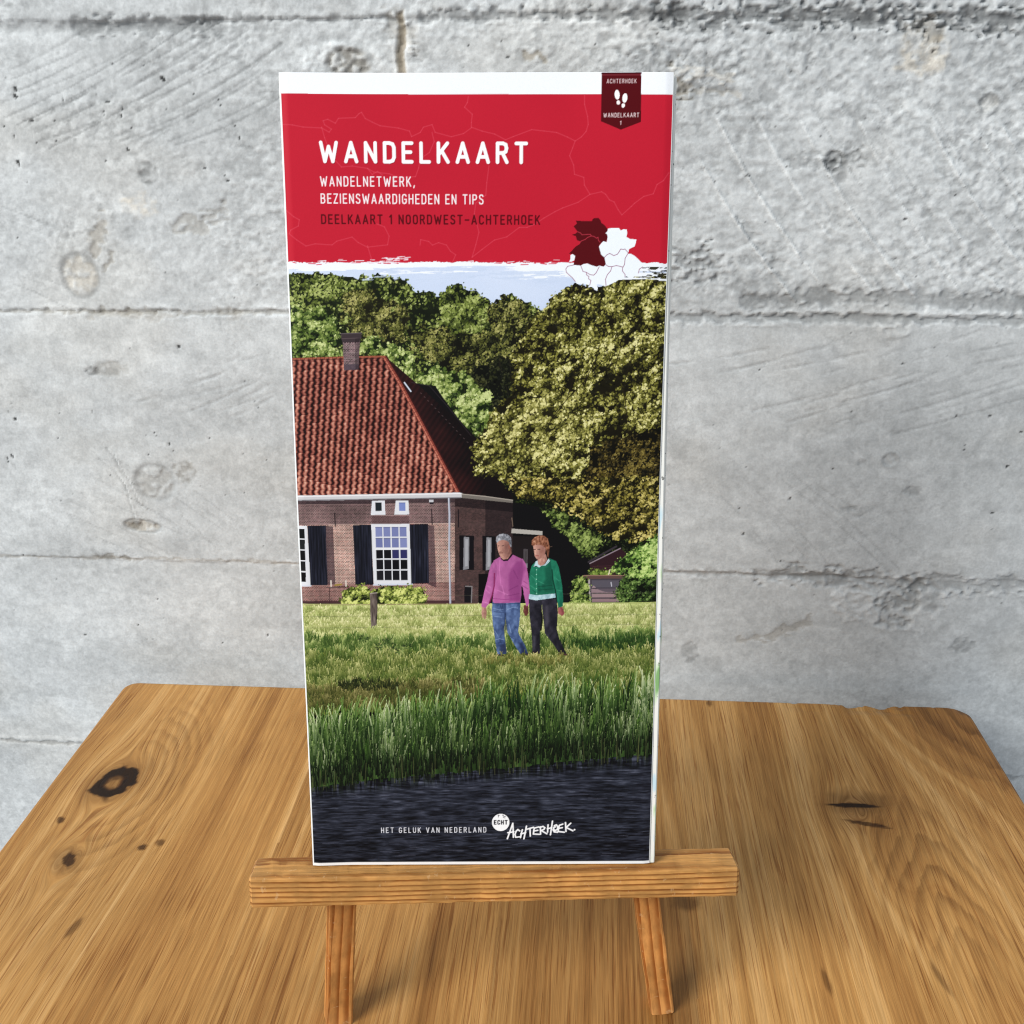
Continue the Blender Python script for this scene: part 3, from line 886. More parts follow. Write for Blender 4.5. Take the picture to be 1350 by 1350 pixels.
# shaded hip of the roof
HIP = [(509, 471), (546, 503), (628, 578), (640, 606), (678, 659), (606, 654)]
b, m = region(HIP); X, Y = coords(b)
hu = (X - X.min()) / (X.max() - X.min()) * 22 + (Y - Y.min()) / 30
lum = 0.45 + 0.5 * (fbm(X / 60, Y / 60, 3, 36) - 0.5) + 0.12 * np.sin(hu * 6.28) - 0.6 * smooth(20, 150, X - np.interp(Y, [T([(509, 471)])[0][1], T([(606, 654)])[0][1]], [T([(509, 471)])[0][0], T([(606, 654)])[0][0]]))
put(b, m, mixc(lum, [(16, 10, 12), (38, 17, 18), (74, 34, 32)]))
hipline = [(507, 472), (528, 507), (549, 546), (577, 599), (604, 650)]
stroke([(x + 1.6, y) for x, y in hipline], 5.4, (50, 20, 20))
stroke(hipline, 4.6, (132, 62, 52))
stroke([(x - 0.9, y - 0.4) for x, y in hipline], 1.5, (186, 112, 92))
for t in np.linspace(0, 1, 34):
    i = t * 0.999 * 4; k = int(i); f = i - k
    x = hipline[k][0] * (1 - f) + hipline[k + 1][0] * f; y = hipline[k][1] * (1 - f) + hipline[k + 1][1] * f
    stroke([(x - 2.2, y + 1.4), (x + 2.2, y - 0.6)], 0.6, (74, 30, 28), 0.8)
stroke([(372, 473.5), (455, 471.2), (507, 470.5)], 2.2, (150, 82, 62))
for x in np.arange(376, 506, 5.2):
    stroke([(x, 474.0), (x + 0.3, 471)], 0.7, (84, 38, 34), 0.8)
stroke([(372, 475.4), (507, 472.6)], 0.8, (60, 24, 26), 0.8)
stroke(z2([(416, 420), (438, 450)]), 1.7, (206, 216, 232))
stroke(z2([(412, 424), (432, 453)]), 0.8, (40, 22, 24))
stroke(z2([(440, 420), (500, 432), (560, 500), (640, 600)]), 0.8, (52, 44, 50), 0.7)
for q in np.linspace(0, 1, 16):
    stroke(z2([(470 + 180 * q, 455 + 190 * q), (474 + 180 * q, 458 + 190 * q)]), 0.7, (120, 100, 100), 0.6)


def brick(pts, mortar, c0, c1, bw, bh, seed, skew=0.0, contrast=1.0):
    b, m = region(pts); X, Y = coords(b)
    Yk = Y + skew * (X - X.min())
    r_ = np.floor(Yk / bh); off = (r_ % 2) * 0.5
    cu = X / bw + off; k = np.floor(cu)
    j = vnoise(k.astype(np.float32), r_.astype(np.float32), seed)
    l = fbm(X / 80, Y / 60, 3, seed + 1)
    col = mixc(np.clip(j * 0.7 + (l - 0.5) * 0.8 + 0.15, 0, 1), [c0, c1])
    mort = ((cu - k) < 0.16) | ((Yk / bh - r_) < 0.26)
    col = col * (1 + 1.5 * contrast * (fbm(X / 6.0, Y / 4.2, 2, seed + 2) - 0.5))[..., None]
    col = np.where(mort[..., None], np.asarray(mortar, np.float32) * (0.75 + 0.5 * l[..., None]) * contrast + col * (1 - contrast), col)
    put(b, m, col)


# chimney
brick(z2([(208, 270), (268, 268), (262, 376), (214, 378)]), (150, 132, 132), (70, 52, 58), (112, 88, 92), 9.0, 4.4, 40)
poly(z2([(203, 256), (272, 254), (272, 268), (264, 284), (208, 284), (203, 270)]), (58, 48, 52))
stroke(z2([(203, 255), (272, 253)]), 1.2, (88, 80, 84))
stroke(z2([(206, 272), (270, 270)]), 0.8, (96, 82, 84), 0.8)
poly(z2([(213, 358), (263, 357), (262, 377), (214, 378)]), (70, 60, 70), 0.75)
poly(z2([(250, 272), (268, 268), (262, 376), (252, 377)]), (30, 22, 26), 0.35)
# walls
z5 = Z(400, 640, 220 / 1350)
UPPER = [(380, 657), (600, 656), (600, 690), (380, 692)]
brick([(380, 656), (601, 655), (602, 799), (380, 799)], (206, 180, 168), (70, 40, 40), (148, 100, 92), 8.5, 5.0, 42)
brick(UPPER, (136, 114, 112), (54, 38, 42), (98, 70, 72), 8.5, 5.0, 44)
poly([(380, 655), (604, 654), (604, 663), (380, 665)], (30, 22, 28), 0.55)
poly([(380, 770), (602, 768), (602, 799), (380, 799)], (74, 30, 34), 0.30)
poly(z5([(-40, 935), (1240, 930), (1240, 965), (-40, 970)]), (52, 30, 34), 0.8)
brick([(600, 655), (640, 658), (676, 664), (676, 797), (600, 798)], (86, 70, 68), (44, 30, 32), (74, 50, 48), 6.0, 4.0, 46, contrast=0.8)
poly([(640, 658), (676, 664), (676, 797), (640, 797)], (18, 14, 18), 0.50)
poly([(600, 655), (640, 658), (676, 664), (676, 676), (600, 668)], (14, 10, 14), 0.55)
for q in ([(258, 225), (264, 330)], [(1040, 195), (1044, 320)], [(1255, 200), (1258, 340)]):
    stroke(z5(q), 1.3, (24, 18, 24))
poly(z5([(185, 325), (245, 330), (262, 800), (195, 800)]), (40, 28, 38), 0.55)          # printed shutter shadows
poly(z5([(1012, 320), (1060, 330), (1078, 830), (1010, 800)]), (40, 26, 36), 0.55)
poly(z5([(555, 250), (860, 250), (860, 312), (555, 312)]), (70, 48, 50), 0.5)
for k in range(22):
    stroke(z5([(560 + k * 14, 256), (560 + k * 14, 308)]), 0.5, (120, 98, 96), 0.5)
# gutter
poly([(380, 653.2), (606, 649.8), (610, 651), (610, 657), (380, 660.4)], (196, 196, 200))
stroke([(380, 654.6), (608, 651.2)], 1.3, (232, 232, 236))
stroke([(380, 659.6), (608, 656.6)], 1.2, (120, 118, 124))
poly([(609, 651.5), (676, 660), (676, 664), (609, 657)], (112, 106, 100))
stroke([(609, 652), (640, 655.2), (676, 660.5)], 1.1, (168, 160, 150))


def window(o, i, cols, rows, topc, lowc, split, frame_=(214, 216, 222)):
    poly(z5(o), frame_)
    (x0, y0), (x1, y1) = i
    cw, rh = (x1 - x0) / cols, (y1 - y0) / rows
    for r_ in range(rows):
        for c_ in range(cols):
            q = lerp2 = ar.normal(0, 6)
            colr = np.array(topc if r_ < split else lowc, float) + q
            if split > 1 and r_ == split and c_ >= 2:
                colr = np.array((46, 46, 92), float)
            sl = 6 * (y0 + r_ * rh - y0) / (y1 - y0) * 2.0
            a, b2 = x0 + c_ * cw + 5 + sl, x0 + (c_ + 1) * cw - 5 + sl
            c0, d0 = y0 + r_ * rh + 5, y0 + (r_ + 1) * rh - 5
            poly(z5([(a, c0), (b2, c0), (b2 + 2, d0), (a + 2, d0)]), np.clip(colr, 0, 255))
            stroke(z5([(a, c0 + 4), (b2, c0 + 3)]), 0.5, (10, 10, 16), 0.5)


window([(548, 312), (860, 312), (880, 806), (574, 808)], ((580, 332), (842, 772)), 4, 5, (112, 120, 166), (20, 20, 24), 2)
stroke(z5([(592, 516), (850, 514)]), 2.2, (226, 228, 232))
stroke(z5([(572, 803), (882, 800)]), 2.4, (200, 206, 222))
window([(-60, 325), (36, 325), (66, 815), (-60, 818)], ((-90, 345), (20, 785)), 2, 5, (26, 28, 30), (18, 18, 20), 2)
stroke(z5([(-60, 812), (66, 810)]), 2.2, (206, 210, 222))
window([(558, 124), (662, 124), (666, 238), (548, 240)], ((578, 134), (640, 212)), 1, 1, (34, 40, 44), (34, 40, 44), 1)
window([(750, 124), (852, 124), (858, 236), (738, 238)], ((770, 134), (832, 212)), 1, 1, (118, 134, 190), (110, 120, 180), 1)
for o in ([(40, 326), (186, 322), (202, 804), (62, 806)], [(404, 320), (552, 318), (570, 802), (426, 804)], [(862, 316), (1012, 314), (1020, 792), (876, 796)]):
    b, m = region(z5(o)); X, Y = coords(b)
    pl_ = (X / 9.5) - np.floor(X / 9.5)
    put(b, m, mixc(0.5 + 0.9 * (fbm(X / 5, Y / 60, 3, 50) - 0.5) - 0.4 * (pl_ < 0.18), [(12, 12, 18), (26, 28, 40), (52, 54, 72)]))
stroke(z5([(1178, 108), (1184, 240), (1182, 520), (1192, 960)]), 2.5, (150, 156, 172))
stroke(z5([(1176, 108), (1181, 240), (1179, 520), (1189, 960)]), 0.9, (206, 210, 222))
poly(z5([(1018, 118), (1054, 118), (1054, 140), (1018, 140)]), (190, 190, 196))
poly(z5([(1020, 138), (1054, 138), (1054, 154), (1024, 154)]), (30, 26, 34))
for x in (228, 348):
    stroke(z5([(x, 770), (x + 2, 815)]), 2.0, (206, 196, 186))
stroke(z5([(190, 826), (370, 820)]), 1.0, (46, 34, 38))
stroke(z5([(262, 806), (312, 800)]), 2.2, (150, 130, 60))
stroke(z5([(215, 830), (214, 950)]), 0.8, (44, 30, 34))
# side windows, in the shade
for (x0, y0, x1, y1, fx0, fx1) in ((610, 178, 662, 302, 626, 645), (692, 180, 738, 304, 706, 724), (800, 222, 862, 300, 838, 853)):
    poly(z3([(x0, y0), (x1, y0 + 3), (x1, y1), (x0, y1)]), (16, 14, 18))
    poly(z3([(fx0, y0 + 6), (fx1, y0 + 8), (fx1 - 1, y1 - 4), (fx0 - 2, y1)]), (128, 128, 134))
    poly(z3([(fx0 + 5, y0 + 14), (fx1 - 4, y0 + 15), (fx1 - 5, y1 - 14), (fx0 + 4, y1 - 12)]), (164, 166, 172) if x0 < 800 else (96, 98, 100), 0.8)
poly(z3([(678, 316), (725, 316), (725, 422), (678, 422)]), (12, 10, 12))
poly(z3([(628, 358), (656, 360), (656, 418), (628, 418)]), (20, 18, 22)); stroke(z3([(632, 360), (655, 361), (653, 418)]), 1.4, (128, 124, 126))
poly(z3([(796, 156), (905, 166), (905, 180), (794, 172)]), (170, 166, 160))
poly(z3([(796, 182), (905, 186), (900, 280), (796, 280)]), (36, 28, 28), 0.6)
stroke(z3([(796, 118), (800, 148)]), 1.0, (150, 130, 110), 0.7)
# the big oak on the right
oak = z2([(885, 182), (905, 150), (935, 128), (965, 105), (990, 92), (1030, 108), (1060, 112), (1090, 92), (1130, 80), (1165, 70), (1230, 64), (1330, 58), (1330, 815), (1180, 812), (1000, 815), (860, 800), (770, 775), (735, 735),
          (690, 728), (645, 722), (660, 690), (640, 640), (662, 608), (690, 580), (712, 520), (745, 480), (775, 470), (765, 410), (785, 380), (775, 330), (800, 300), (795, 262), (830, 235), (850, 210)])
foliage(oak, 34000, (32, 28, 12), [(16, 16, 7), (43, 42, 16), (79, 78, 30), (123, 121, 54), (172, 168, 94), (216, 211, 150)], clump=34, r=(1.4, 4.0), seed=22, jag=14, bias=-0.10, light=(-0.75, -0.65), gain=1.05)
foliage(z2([(660, 640), (720, 560), (800, 490), (900, 440), (1000, 470), (1010, 600), (930, 700), (780, 730), (680, 710)]), 6000, (44, 40, 16), [(26, 26, 10), (70, 70, 28), (114, 112, 50), (166, 162, 92), (216, 211, 146)], clump=30, r=(1.6, 4.2), seed=24, jag=30, bias=-0.03)
foliage(z2([(1040, 640), (1180, 600), (1320, 560), (1320, 815), (1000, 815)]), 3000, (18, 16, 8), [(14, 14, 7), (44, 38, 16), (84, 72, 32), (130, 116, 58)], clump=36, seed=26, jag=20, bias=-0.06)
for q in ([(1150, 440), (1120, 380), (1085, 300)], [(1150, 440), (1170, 360), (1190, 300)], [(1120, 380), (1140, 310)], [(1150, 440), (1160, 520), (1165, 600)], [(960, 480), (1020, 420), (1060, 340)], [(900, 560), (960, 480), (990, 380)]):
    stroke(z2(q), 1.0, (30, 24, 14), 0.75)
foliage(z3([(780, -20), (1320, -20), (1320, 190), (1240, 200), (1150, 190), (1080, 150), (1030, 110), (950, 70), (850, 60), (800, 40)]), 4200, (30, 26, 10), [(18, 18, 7), (54, 51, 20), (98, 91, 38), (148, 136, 64), (198, 184, 112)], clump=34, r=(1.6, 4.2), seed=28, jag=14)
foliage(z3([(900, 90), (960, 100), (1050, 160), (1120, 200), (1090, 250), (1030, 240), (1000, 180), (930, 130)]), 1300, (18, 24, 10), [(16, 22, 9), (52, 66, 28), (98, 116, 54), (150, 166, 92)], clump=24, r=(1.6, 4.0), seed=30, jag=14)
# shed and its shrubs
z6 = Z(740, 700, 140 / 1350)
poly(z6([(360, 440), (750, 240), (860, 330), (880, 560), (380, 580)]), (44, 24, 30))
for k in range(6):
    stroke(z6([(400 + 0 * k, 470 + k * 22), (760, 452 + k * 24)]), 0.7, (84, 48, 54), 0.6)
stroke(z6([(345, 410), (700, 215)]), 2.6, (52, 46, 52)); stroke(z6([(362, 428), (752, 240)]), 1.6, (136, 122, 132))
foliage(z6([(350, 540), (480, 520), (640, 560), (640, 585), (340, 585)]), 260, (40, 52, 20), [(50, 66, 24), (104, 126, 52), (160, 178, 90)], clump=20, seed=32, jag=8)
stroke(z6([(618, 510), (600, 575)]), 1.4, (220, 206, 190))
poly(z6([(272, 578), (330, 572), (805, 580), (830, 600), (800, 622), (345, 625), (275, 604)]), (92, 68, 64))
stroke(z6([(280, 582), (800, 584)]), 0.9, (150, 120, 100))
poly(z6([(345, 625), (800, 622), (800, 940), (368, 945)]), (64, 58, 66))
for (y0, y1, x0, c_) in ((640, 735, 385, (84, 80, 90)), (752, 800, 380, (140, 118, 124)), (812, 860, 385, (148, 124, 128)), (875, 915, 388, (138, 114, 118))):
    poly(z6([(x0, y0), (735, y0 + 6), (735, y1 + 2), (x0, y1)]), c_)
poly(z6([(385, 740), (410, 706), (440, 738)]), (150, 130, 134))
poly(z6([(445, 745), (735, 745), (735, 800), (560, 792), (490, 770)]), (84, 76, 86), 0.85)
stroke(z6([(632, 670), (640, 720)]), 1.2, (196, 196, 206))
stroke(z6([(352, 640), (362, 945)]), 2.6, (166, 156, 156))
foliage(z6([(130, 720), (190, 620), (270, 610), (340, 680), (350, 930), (240, 960), (140, 930)]), 900, (24, 34, 12), [(26, 38, 14), (62, 82, 32), (112, 134, 62), (164, 180, 100)], clump=22, r=(1.4, 3.4), seed=34, jag=8)
foliage(z6([(650, 470), (740, 400), (830, 340), (900, 280), (1000, 220), (1120, 150), (1240, 80), (1240, 640), (1000, 600), (860, 600), (800, 560), (700, 560)]), 2600, (26, 40, 18), [(24, 40, 16), (58, 86, 34), (98, 132, 56), (148, 178, 92), (190, 210, 130)], clump=26, r=(1.5, 3.8), seed=36, jag=10, bias=0.02)
foliage(z6([(740, 680), (800, 600), (1000, 610), (1240, 620), (1240, 960), (740, 950), (700, 800)]), 1500, (12, 18, 8), [(10, 16, 7), (30, 46, 18), (66, 92, 40), (120, 146, 78)], clump=26, r=(1.4, 3.4), seed=38, jag=10, bias=-0.06)
# hedge under the window
foliage(z5([(310, 890), (360, 830), (470, 815), (560, 850), (640, 815), (820, 820), (960, 830), (995, 900), (980, 970), (320, 970)]), 2600, (36, 44, 16), [(22, 30, 10), (58, 70, 26), (104, 118, 48), (160, 172, 84), (208, 214, 128)], clump=22, r=(1.6, 4.0), seed=42, jag=8, bias=0.03)
# meadow
MEAD = [(380, 796), (880, 796), (880, 870), (380, 870)]
shade(MEAD, [(150, 162, 92), (186, 196, 124), (206, 212, 150)], lambda X, Y: fbm(X / 60, Y / 18, 4, 51))
stroke([(380, 797.5), (640, 796.4)], 1.4, (126, 104, 80), 0.7)
stroke([(740, 797), (880, 797)], 1.0, (120, 124, 70), 0.5)
grass([(380, 800), (880, 800), (880, 844), (380, 844)], 6500, (8, 20), (1.6, 3.8), [(112, 122, 62), (168, 172, 104)], [(146, 158, 88), (204, 208, 142), (238, 234, 184)], 52, tuft=24)
grass([(380, 840), (640, 842), (880, 832), (880, 868), (380, 868)], 5200, (14, 34), (1.8, 4.2), [(44, 64, 24), (84, 104, 46)], [(64, 92, 38), (122, 146, 74), (190, 200, 130)], 54, tuft=46, jag=34)
grass([(740, 848), (860, 838), (880, 858), (740, 868)], 900, (14, 30), (1.6, 3.6), [(18, 34, 12), (36, 60, 24)], [(36, 62, 24), (76, 108, 48)], 55, tuft=46, jag=20)
shade([(380, 866), (880, 864), (880, 935), (380, 940)], [(50, 62, 22), (92, 104, 42), (130, 134, 64)], lambda X, Y: fbm(X / 40, Y / 16, 4, 56), jag=30)
grass([(380, 860), (880, 858), (880, 905), (380, 915)], 6500, (14, 34), (1.6, 4.0), [(46, 62, 22), (94, 106, 46)], [(82, 106, 44), (138, 148, 76), (206, 204, 140)], 58, tuft=34, jag=34)
grass([(380, 905), (640, 896), (640, 925), (380, 940)], 2200, (14, 30), (1.6, 3.8), [(40, 46, 18), (78, 78, 36)], [(70, 76, 32), (118, 116, 62), (166, 156, 102)], 60, tuft=34, jag=26)
grass([(440, 898), (480, 896), (530, 900), (530, 908), (450, 906)], 260, (10, 22), (1.4, 3.0), [(16, 22, 10), (34, 38, 18)], [(36, 46, 20), (74, 82, 38)], 61, jag=26)
for i in range(260):
    x, y = ar.uniform(400, 862), ar.uniform(838, 905)
    stroke([(x, y), (x + ar.normal(0, 1.4), y - ar.uniform(4, 9))], ar.uniform(0.5, 0.9), ((214, 210, 150), (190, 196, 128), (120, 140, 70))[i % 3], 0.75)
# thistles by the post
for (x, y, s_) in ((480, 842, 5), (512, 846, 6), (520, 856, 7), (500, 852, 5), (538, 852, 5)):
    for k in range(26):
        a = ar.uniform(0, 6.28); rr_ = ar.uniform(1, s_)
        stroke([(x + rr_ * math.cos(a), y + rr_ * math.sin(a) * .8), (x + (rr_ + 2.2) * math.cos(a), y + (rr_ + 2) * math.sin(a) * .8 - .6)], 0.8, ((34, 50, 26), (70, 94, 48), (24, 36, 20))[k % 3])
# fence: post and wires
for y0, y1 in ((786, 784), (812, 812), (827, 825)):
    stroke([(380, y0 + 1), (500, y0), (640, (y0 + y1) / 2), (880, y1)], 0.5, (96, 96, 76), 0.55)
for k in range(40):
    x = 620 + k * 6.4
    stroke([(x, 786 - 0.1 * k), (x + 2, 786 - 0.1 * k)], 0.7, (170, 168, 164), 0.25)
post = z3([(292, 384), (318, 382), (320, 430), (316, 512), (298, 516), (294, 460)])
b, m = region(post); X, Y = coords(b)
put(b, m, mixc(0.5 + 1.0 * (fbm(X / 4, Y / 34, 3, 62) - 0.5) - 0.5 * smooth(0.5, 1.0, (X - X.min()) / (X.max() - X.min() + 1)), [(40, 34, 32), (104, 92, 86), (160, 148, 140)]))
stroke(z3([(293, 384), (318, 382)]), 1.0, (176, 166, 156))
grass([(485, 828), (502, 828), (502, 836), (485, 836)], 90, (8, 16), (1.0, 2.2), [(120, 132, 66), (150, 158, 90)], [(170, 182, 108), (206, 212, 150)], 63)

# ---- the two walkers
z8 = Z(600, 690, 200 / 1350)


def softpoly(pts, col, alpha, feather=9.0):
    P = T(pts); b = box(P, feather + 2); X, Y = coords(b)
    d = poly_dist(X, Y, np.vstack([P, P[:1]])) * np.where(in_poly(P, X, Y), 1, -1)
    put(b, smooth(-feather * 0.4, feather, d), col, alpha)



def figure_poly(pts, cols, scale_, seed, lx=1.0, amp=0.5, alpha=1.0, jag=0.0):
    b, m = region(z8(pts), jag=jag, jscale=8, seed=seed); X, Y = coords(b)
    t = (X - X.min()) / (X.max() - X.min() + 1e-6)
    l = 0.62 - 0.34 * lx * t + amp * (fbm(X / scale_, Y / (scale_ * 1.6), 3, seed) - 0.5)
    put(b, m, mixc(l, cols), alpha)


JEAN = [(22, 28, 50), (56, 74, 114), (98, 122, 166), (158, 178, 210)]
figure_poly([(445, 712), (582, 706), (578, 850), (562, 975), (590, 1030), (622, 1085), (652, 1166), (582, 1168), (522, 1070), (468, 975), (452, 850)], JEAN, 11, 70, 0.9, 0.55)
figure_poly([(335, 705), (458, 712), (455, 810), (438, 950), (450, 1070), (462, 1165), (378, 1172), (360, 1050), (338, 900), (328, 780)], JEAN, 11, 71, 1.0, 0.55)
softpoly(z8([(440, 800), (458, 800), (470, 960), (440, 960)]), (24, 30, 52), 0.75)
softpoly(z8([(395, 1090), (455, 1060), (462, 1168), (400, 1170)]), (38, 44, 70), 0.7)
softpoly(z8([(560, 1060), (600, 1060), (652, 1166), (590, 1168)]), (26, 32, 60), 0.7)
for q in ([(345, 760), (400, 775), (430, 770)], [(355, 960), (380, 1000)], [(362, 1040), (400, 1030), (436, 1040)], [(470, 770), (520, 750), (560, 760)], [(480, 900), (500, 980)], [(350, 830), (420, 840)]):
    stroke(z8(q), 0.9, (150, 174, 212), 0.55)
for q in ([(350, 790), (440, 800)], [(368, 1070), (440, 1060)], [(480, 1000), (520, 1030)], [(400, 720), (420, 780)], [(420, 715), (428, 770)]):
    stroke(z8(q), 0.8, (30, 40, 74), 0.6)
stroke(z8([(330, 716), (450, 724), (580, 716)]), 1.0, (40, 50, 84), 0.7)
stroke(z8([(380, 1172), (440, 1182)]), 2.2, (58, 50, 46)); stroke(z8([(590, 1168), (650, 1172)]), 2.2, (58, 50, 46))
SKIN = [(84, 52, 48), (152, 108, 98), (204, 158, 142), (236, 204, 188)]
figure_poly([(242, 745), (278, 750), (284, 800), (276, 850), (268, 862), (262, 815), (254, 850), (246, 845), (236, 805)], SKIN, 7, 73, 0.8)
for q in ([(252, 800), (254, 846)], [(262, 796), (264, 850)], [(270, 800), (272, 846)]):
    stroke(z8(q), 0.5, (110, 66, 60), 0.7)
figure_poly([(612, 735), (652, 735), (655, 800), (640, 830), (622, 828), (608, 790)], [(40, 18, 20), (92, 48, 44), (150, 96, 84)], 7, 74, 0.6)
PINK = [(88, 44, 82), (146, 76, 128), (192, 108, 168), (224, 156, 206)]
# far arm, body, near arm
figure_poly([(560, 330), (600, 320), (632, 370), (648, 450), (662, 560), (668, 690), (650, 738), (634, 742), (618, 660), (596, 580), (575, 480)], PINK, 16, 75, 0.3, 0.3)
poly(z8([(600, 560), (612, 620), (600, 700), (584, 690), (590, 620)]), (10, 8, 12))
figure_poly([(405, 300), (345, 335), (330, 400), (352, 520), (346, 600), (336, 700), (350, 712), (440, 714), (580, 708), (592, 640), (590, 570), (604, 440), (600, 325), (515, 285), (470, 335), (430, 340)], PINK, 20, 76, 0.75, 0.30)
softpoly(z8([(545, 340), (600, 330), (632, 400), (596, 560), (582, 700), (480, 705), (470, 560), (470, 460), (500, 400)]), (120, 44, 106), 0.50)
figure_poly([(352, 332), (318, 380), (302, 440), (286, 520), (264, 600), (246, 690), (234, 742), (272, 757), (302, 720), (328, 650), (350, 575), (372, 470), (372, 380)], PINK, 14, 77, 0.5, 0.35)
stroke(z8([(352, 450), (350, 560), (330, 650), (306, 715)]), 1.8, (128, 34, 84), 0.85)
stroke(z8([(336, 672), (440, 682), (584, 674)]), 0.9, (140, 56, 122), 0.8)
stroke(z8([(244, 700), (300, 715)]), 0.7, (236, 160, 214), 0.6)
for q in ([(400, 330), (395, 420), (410, 560)], [(420, 560), (440, 640)], [(380, 600), (470, 640)], [(290, 560), (320, 575)], [(280, 600), (310, 625)]):
    stroke(z8(q), 1.4, (232, 150, 208), 0.30)
for q in ([(480, 600), (560, 560)], [(470, 650), (570, 630)], [(520, 420), (560, 500)], [(610, 520), (640, 540)], [(600, 560), (650, 590)]):
    stroke(z8(q), 1.2, (104, 36, 92), 0.40)
# his neck, collar, head
figure_poly([(412, 270), (500, 220), (505, 290), (470, 335), (430, 338), (408, 315)], SKIN, 8, 78, 1.3)
poly(z8([(405, 305), (430, 328), (470, 322), (505, 270), (516, 282), (500, 305), (470, 338), (432, 342), (408, 322)]), (30, 14, 30))
figure_poly([(372, 165), (395, 148), (440, 145), (478, 160), (490, 205), (482, 250), (462, 295), (430, 315), (405, 302), (390, 270), (378, 225)], SKIN, 9, 79, 1.15, 0.3)
softpoly(z8([(440, 190), (486, 190), (482, 250), (462, 295), (440, 305), (430, 260)]), (88, 56, 54), 0.34)
stroke(z8([(384, 205), (398, 207)]), 0.8, (34, 22, 24)); stroke(z8([(418, 206), (434, 204)]), 0.8, (34, 22, 24))
stroke(z8([(398, 205), (388, 244), (402, 248)]), 0.8, (220, 168, 148), 0.7)
stroke(z8([(394, 268), (424, 268)]), 1.0, (96, 48, 46)); stroke(z8([(404, 256), (418, 254)]), 0.6, (92, 52, 48), 0.7)
stroke(z8([(412, 292), (430, 300)]), 1.0, (206, 154, 134), 0.6)
ellipse(*z8([(484, 215)])[0], 1.3, 2.6, (140, 86, 76))
HAIR1 = [(58, 58, 66), (112, 114, 122), (168, 170, 178), (214, 216, 222)]
figure_poly([(364, 155), (370, 122), (395, 102), (430, 96), (468, 104), (496, 130), (505, 170), (500, 222), (488, 205), (480, 175), (462, 162), (430, 152), (398, 158), (374, 178)], HAIR1, 5, 80, 0.9, 0.9)
# the woman
BLK = [(12, 12, 18), (24, 23, 31), (54, 52, 64), (94, 90, 102)]
figure_poly([(768, 690), (905, 676), (914, 800), (906, 950), (930, 1040), (955, 1090), (992, 1168), (930, 1170), (880, 1090), (800, 985), (784, 840)], BLK, 14, 82, 0.8, 0.5)
figure_poly([(655, 678), (770, 690), (775, 830), (757, 960), (757, 1155), (690, 1145), (682, 985), (664, 830)], BLK, 14, 83, 0.8, 0.5)
softpoly(z8([(800, 735), (838, 730), (845, 880), (812, 940), (790, 840)]), (88, 84, 94), 0.42)
softpoly(z8([(690, 1000), (722, 1005), (720, 1140), (690, 1130)]), (98, 98, 110), 0.45)
poly(z8([(768, 760), (784, 850), (772, 960), (757, 960), (768, 850)]), (5, 5, 8), 0.9)
stroke(z8([(690, 1152), (750, 1160)]), 2.2, (44, 32, 32)); stroke(z8([(925, 1172), (990, 1176)]), 2.4, (70, 44, 44))
figure_poly([(914, 748), (956, 752), (974, 806), (962, 826), (950, 832), (934, 818), (918, 812)], [(70, 30, 36), (140, 74, 76), (196, 130, 120)], 6, 84, 0.7)
SHIRT = [(96, 132, 146), (160, 194, 204), (206, 230, 236)]
figure_poly([(660, 636), (890, 628), (898, 668), (840, 676), (722, 692), (655, 678)], SHIRT, 9, 85, 0.3, 0.9)
GREEN = [(8, 44, 36), (18, 82, 64), (36, 122, 94), (82, 164, 134)]
figure_poly([(710, 352), (682, 385), (666, 440), (658, 520), (664, 600), (668, 636), (724, 646), (892, 632), (890, 560), (905, 450), (900, 345), (835, 316), (800, 380), (742, 396), (704, 390)], GREEN, 20, 86, 0.75, 0.40)
figure_poly([(850, 330), (898, 345), (922, 400), (938, 480), (952, 560), (960, 650), (960, 746), (918, 760), (904, 640), (884, 555), (866, 470)], GREEN, 13, 87, 0.4, 0.45)
stroke(z8([(862, 420), (872, 520), (892, 600), (905, 700)]), 1.6, (8, 46, 36), 0.8)
softpoly(z8([(790, 400), (850, 380), (870, 480), (886, 620), (800, 630), (760, 560), (800, 500)]), (8, 52, 40), 0.36)
stroke(z8([(728, 400), (722, 500), (728, 640)]), 1.2, (60, 146, 116), 0.8)
for y in range(420, 640, 42):
    ellipse(*z8([(725, y)])[0], 0.7, 0.7, (150, 204, 184))
for q in ([(680, 470), (712, 500), (716, 520)], [(672, 560), (715, 590)], [(740, 520), (790, 545)], [(900, 500), (925, 520)], [(908, 600), (945, 610)]):
    stroke(z8(q), 1.2, (74, 160, 128), 0.45)
for q in ([(740, 570), (860, 560)], [(745, 600), (880, 590)], [(690, 600), (716, 620)]):
    stroke(z8(q), 1.0, (8, 44, 34), 0.45)
figure_poly([(735, 310), (805, 280), (820, 330), (795, 372), (760, 388), (735, 368)], SKIN, 7, 88, 0.7)
poly(z8([(700, 392), (716, 346), (734, 338), (738, 372), (762, 386), (800, 372), (830, 322), (846, 342), (806, 382), (770, 384), (748, 400), (722, 384)]), (188, 214, 222))
stroke(z8([(716, 350), (706, 386)]), 0.6, (130, 164, 176), 0.8); stroke(z8([(838, 338), (806, 376)]), 0.7, (120, 154, 166), 0.8)
figure_poly([(694, 205), (725, 185), (775, 195), (806, 225), (803, 270), (785, 305), (752, 326), (726, 324), (708, 296), (702, 250)], SKIN, 9, 89, 0.95, 0.3)
softpoly(z8([(750, 235), (804, 235), (800, 280), (780, 308), (752, 322), (748, 280)]), (128, 76, 64), 0.34)
stroke(z8([(700, 240), (716, 238)]), 0.9, (60, 34, 32)); stroke(z8([(736, 238), (756, 238)]), 0.9, (60, 34, 32))
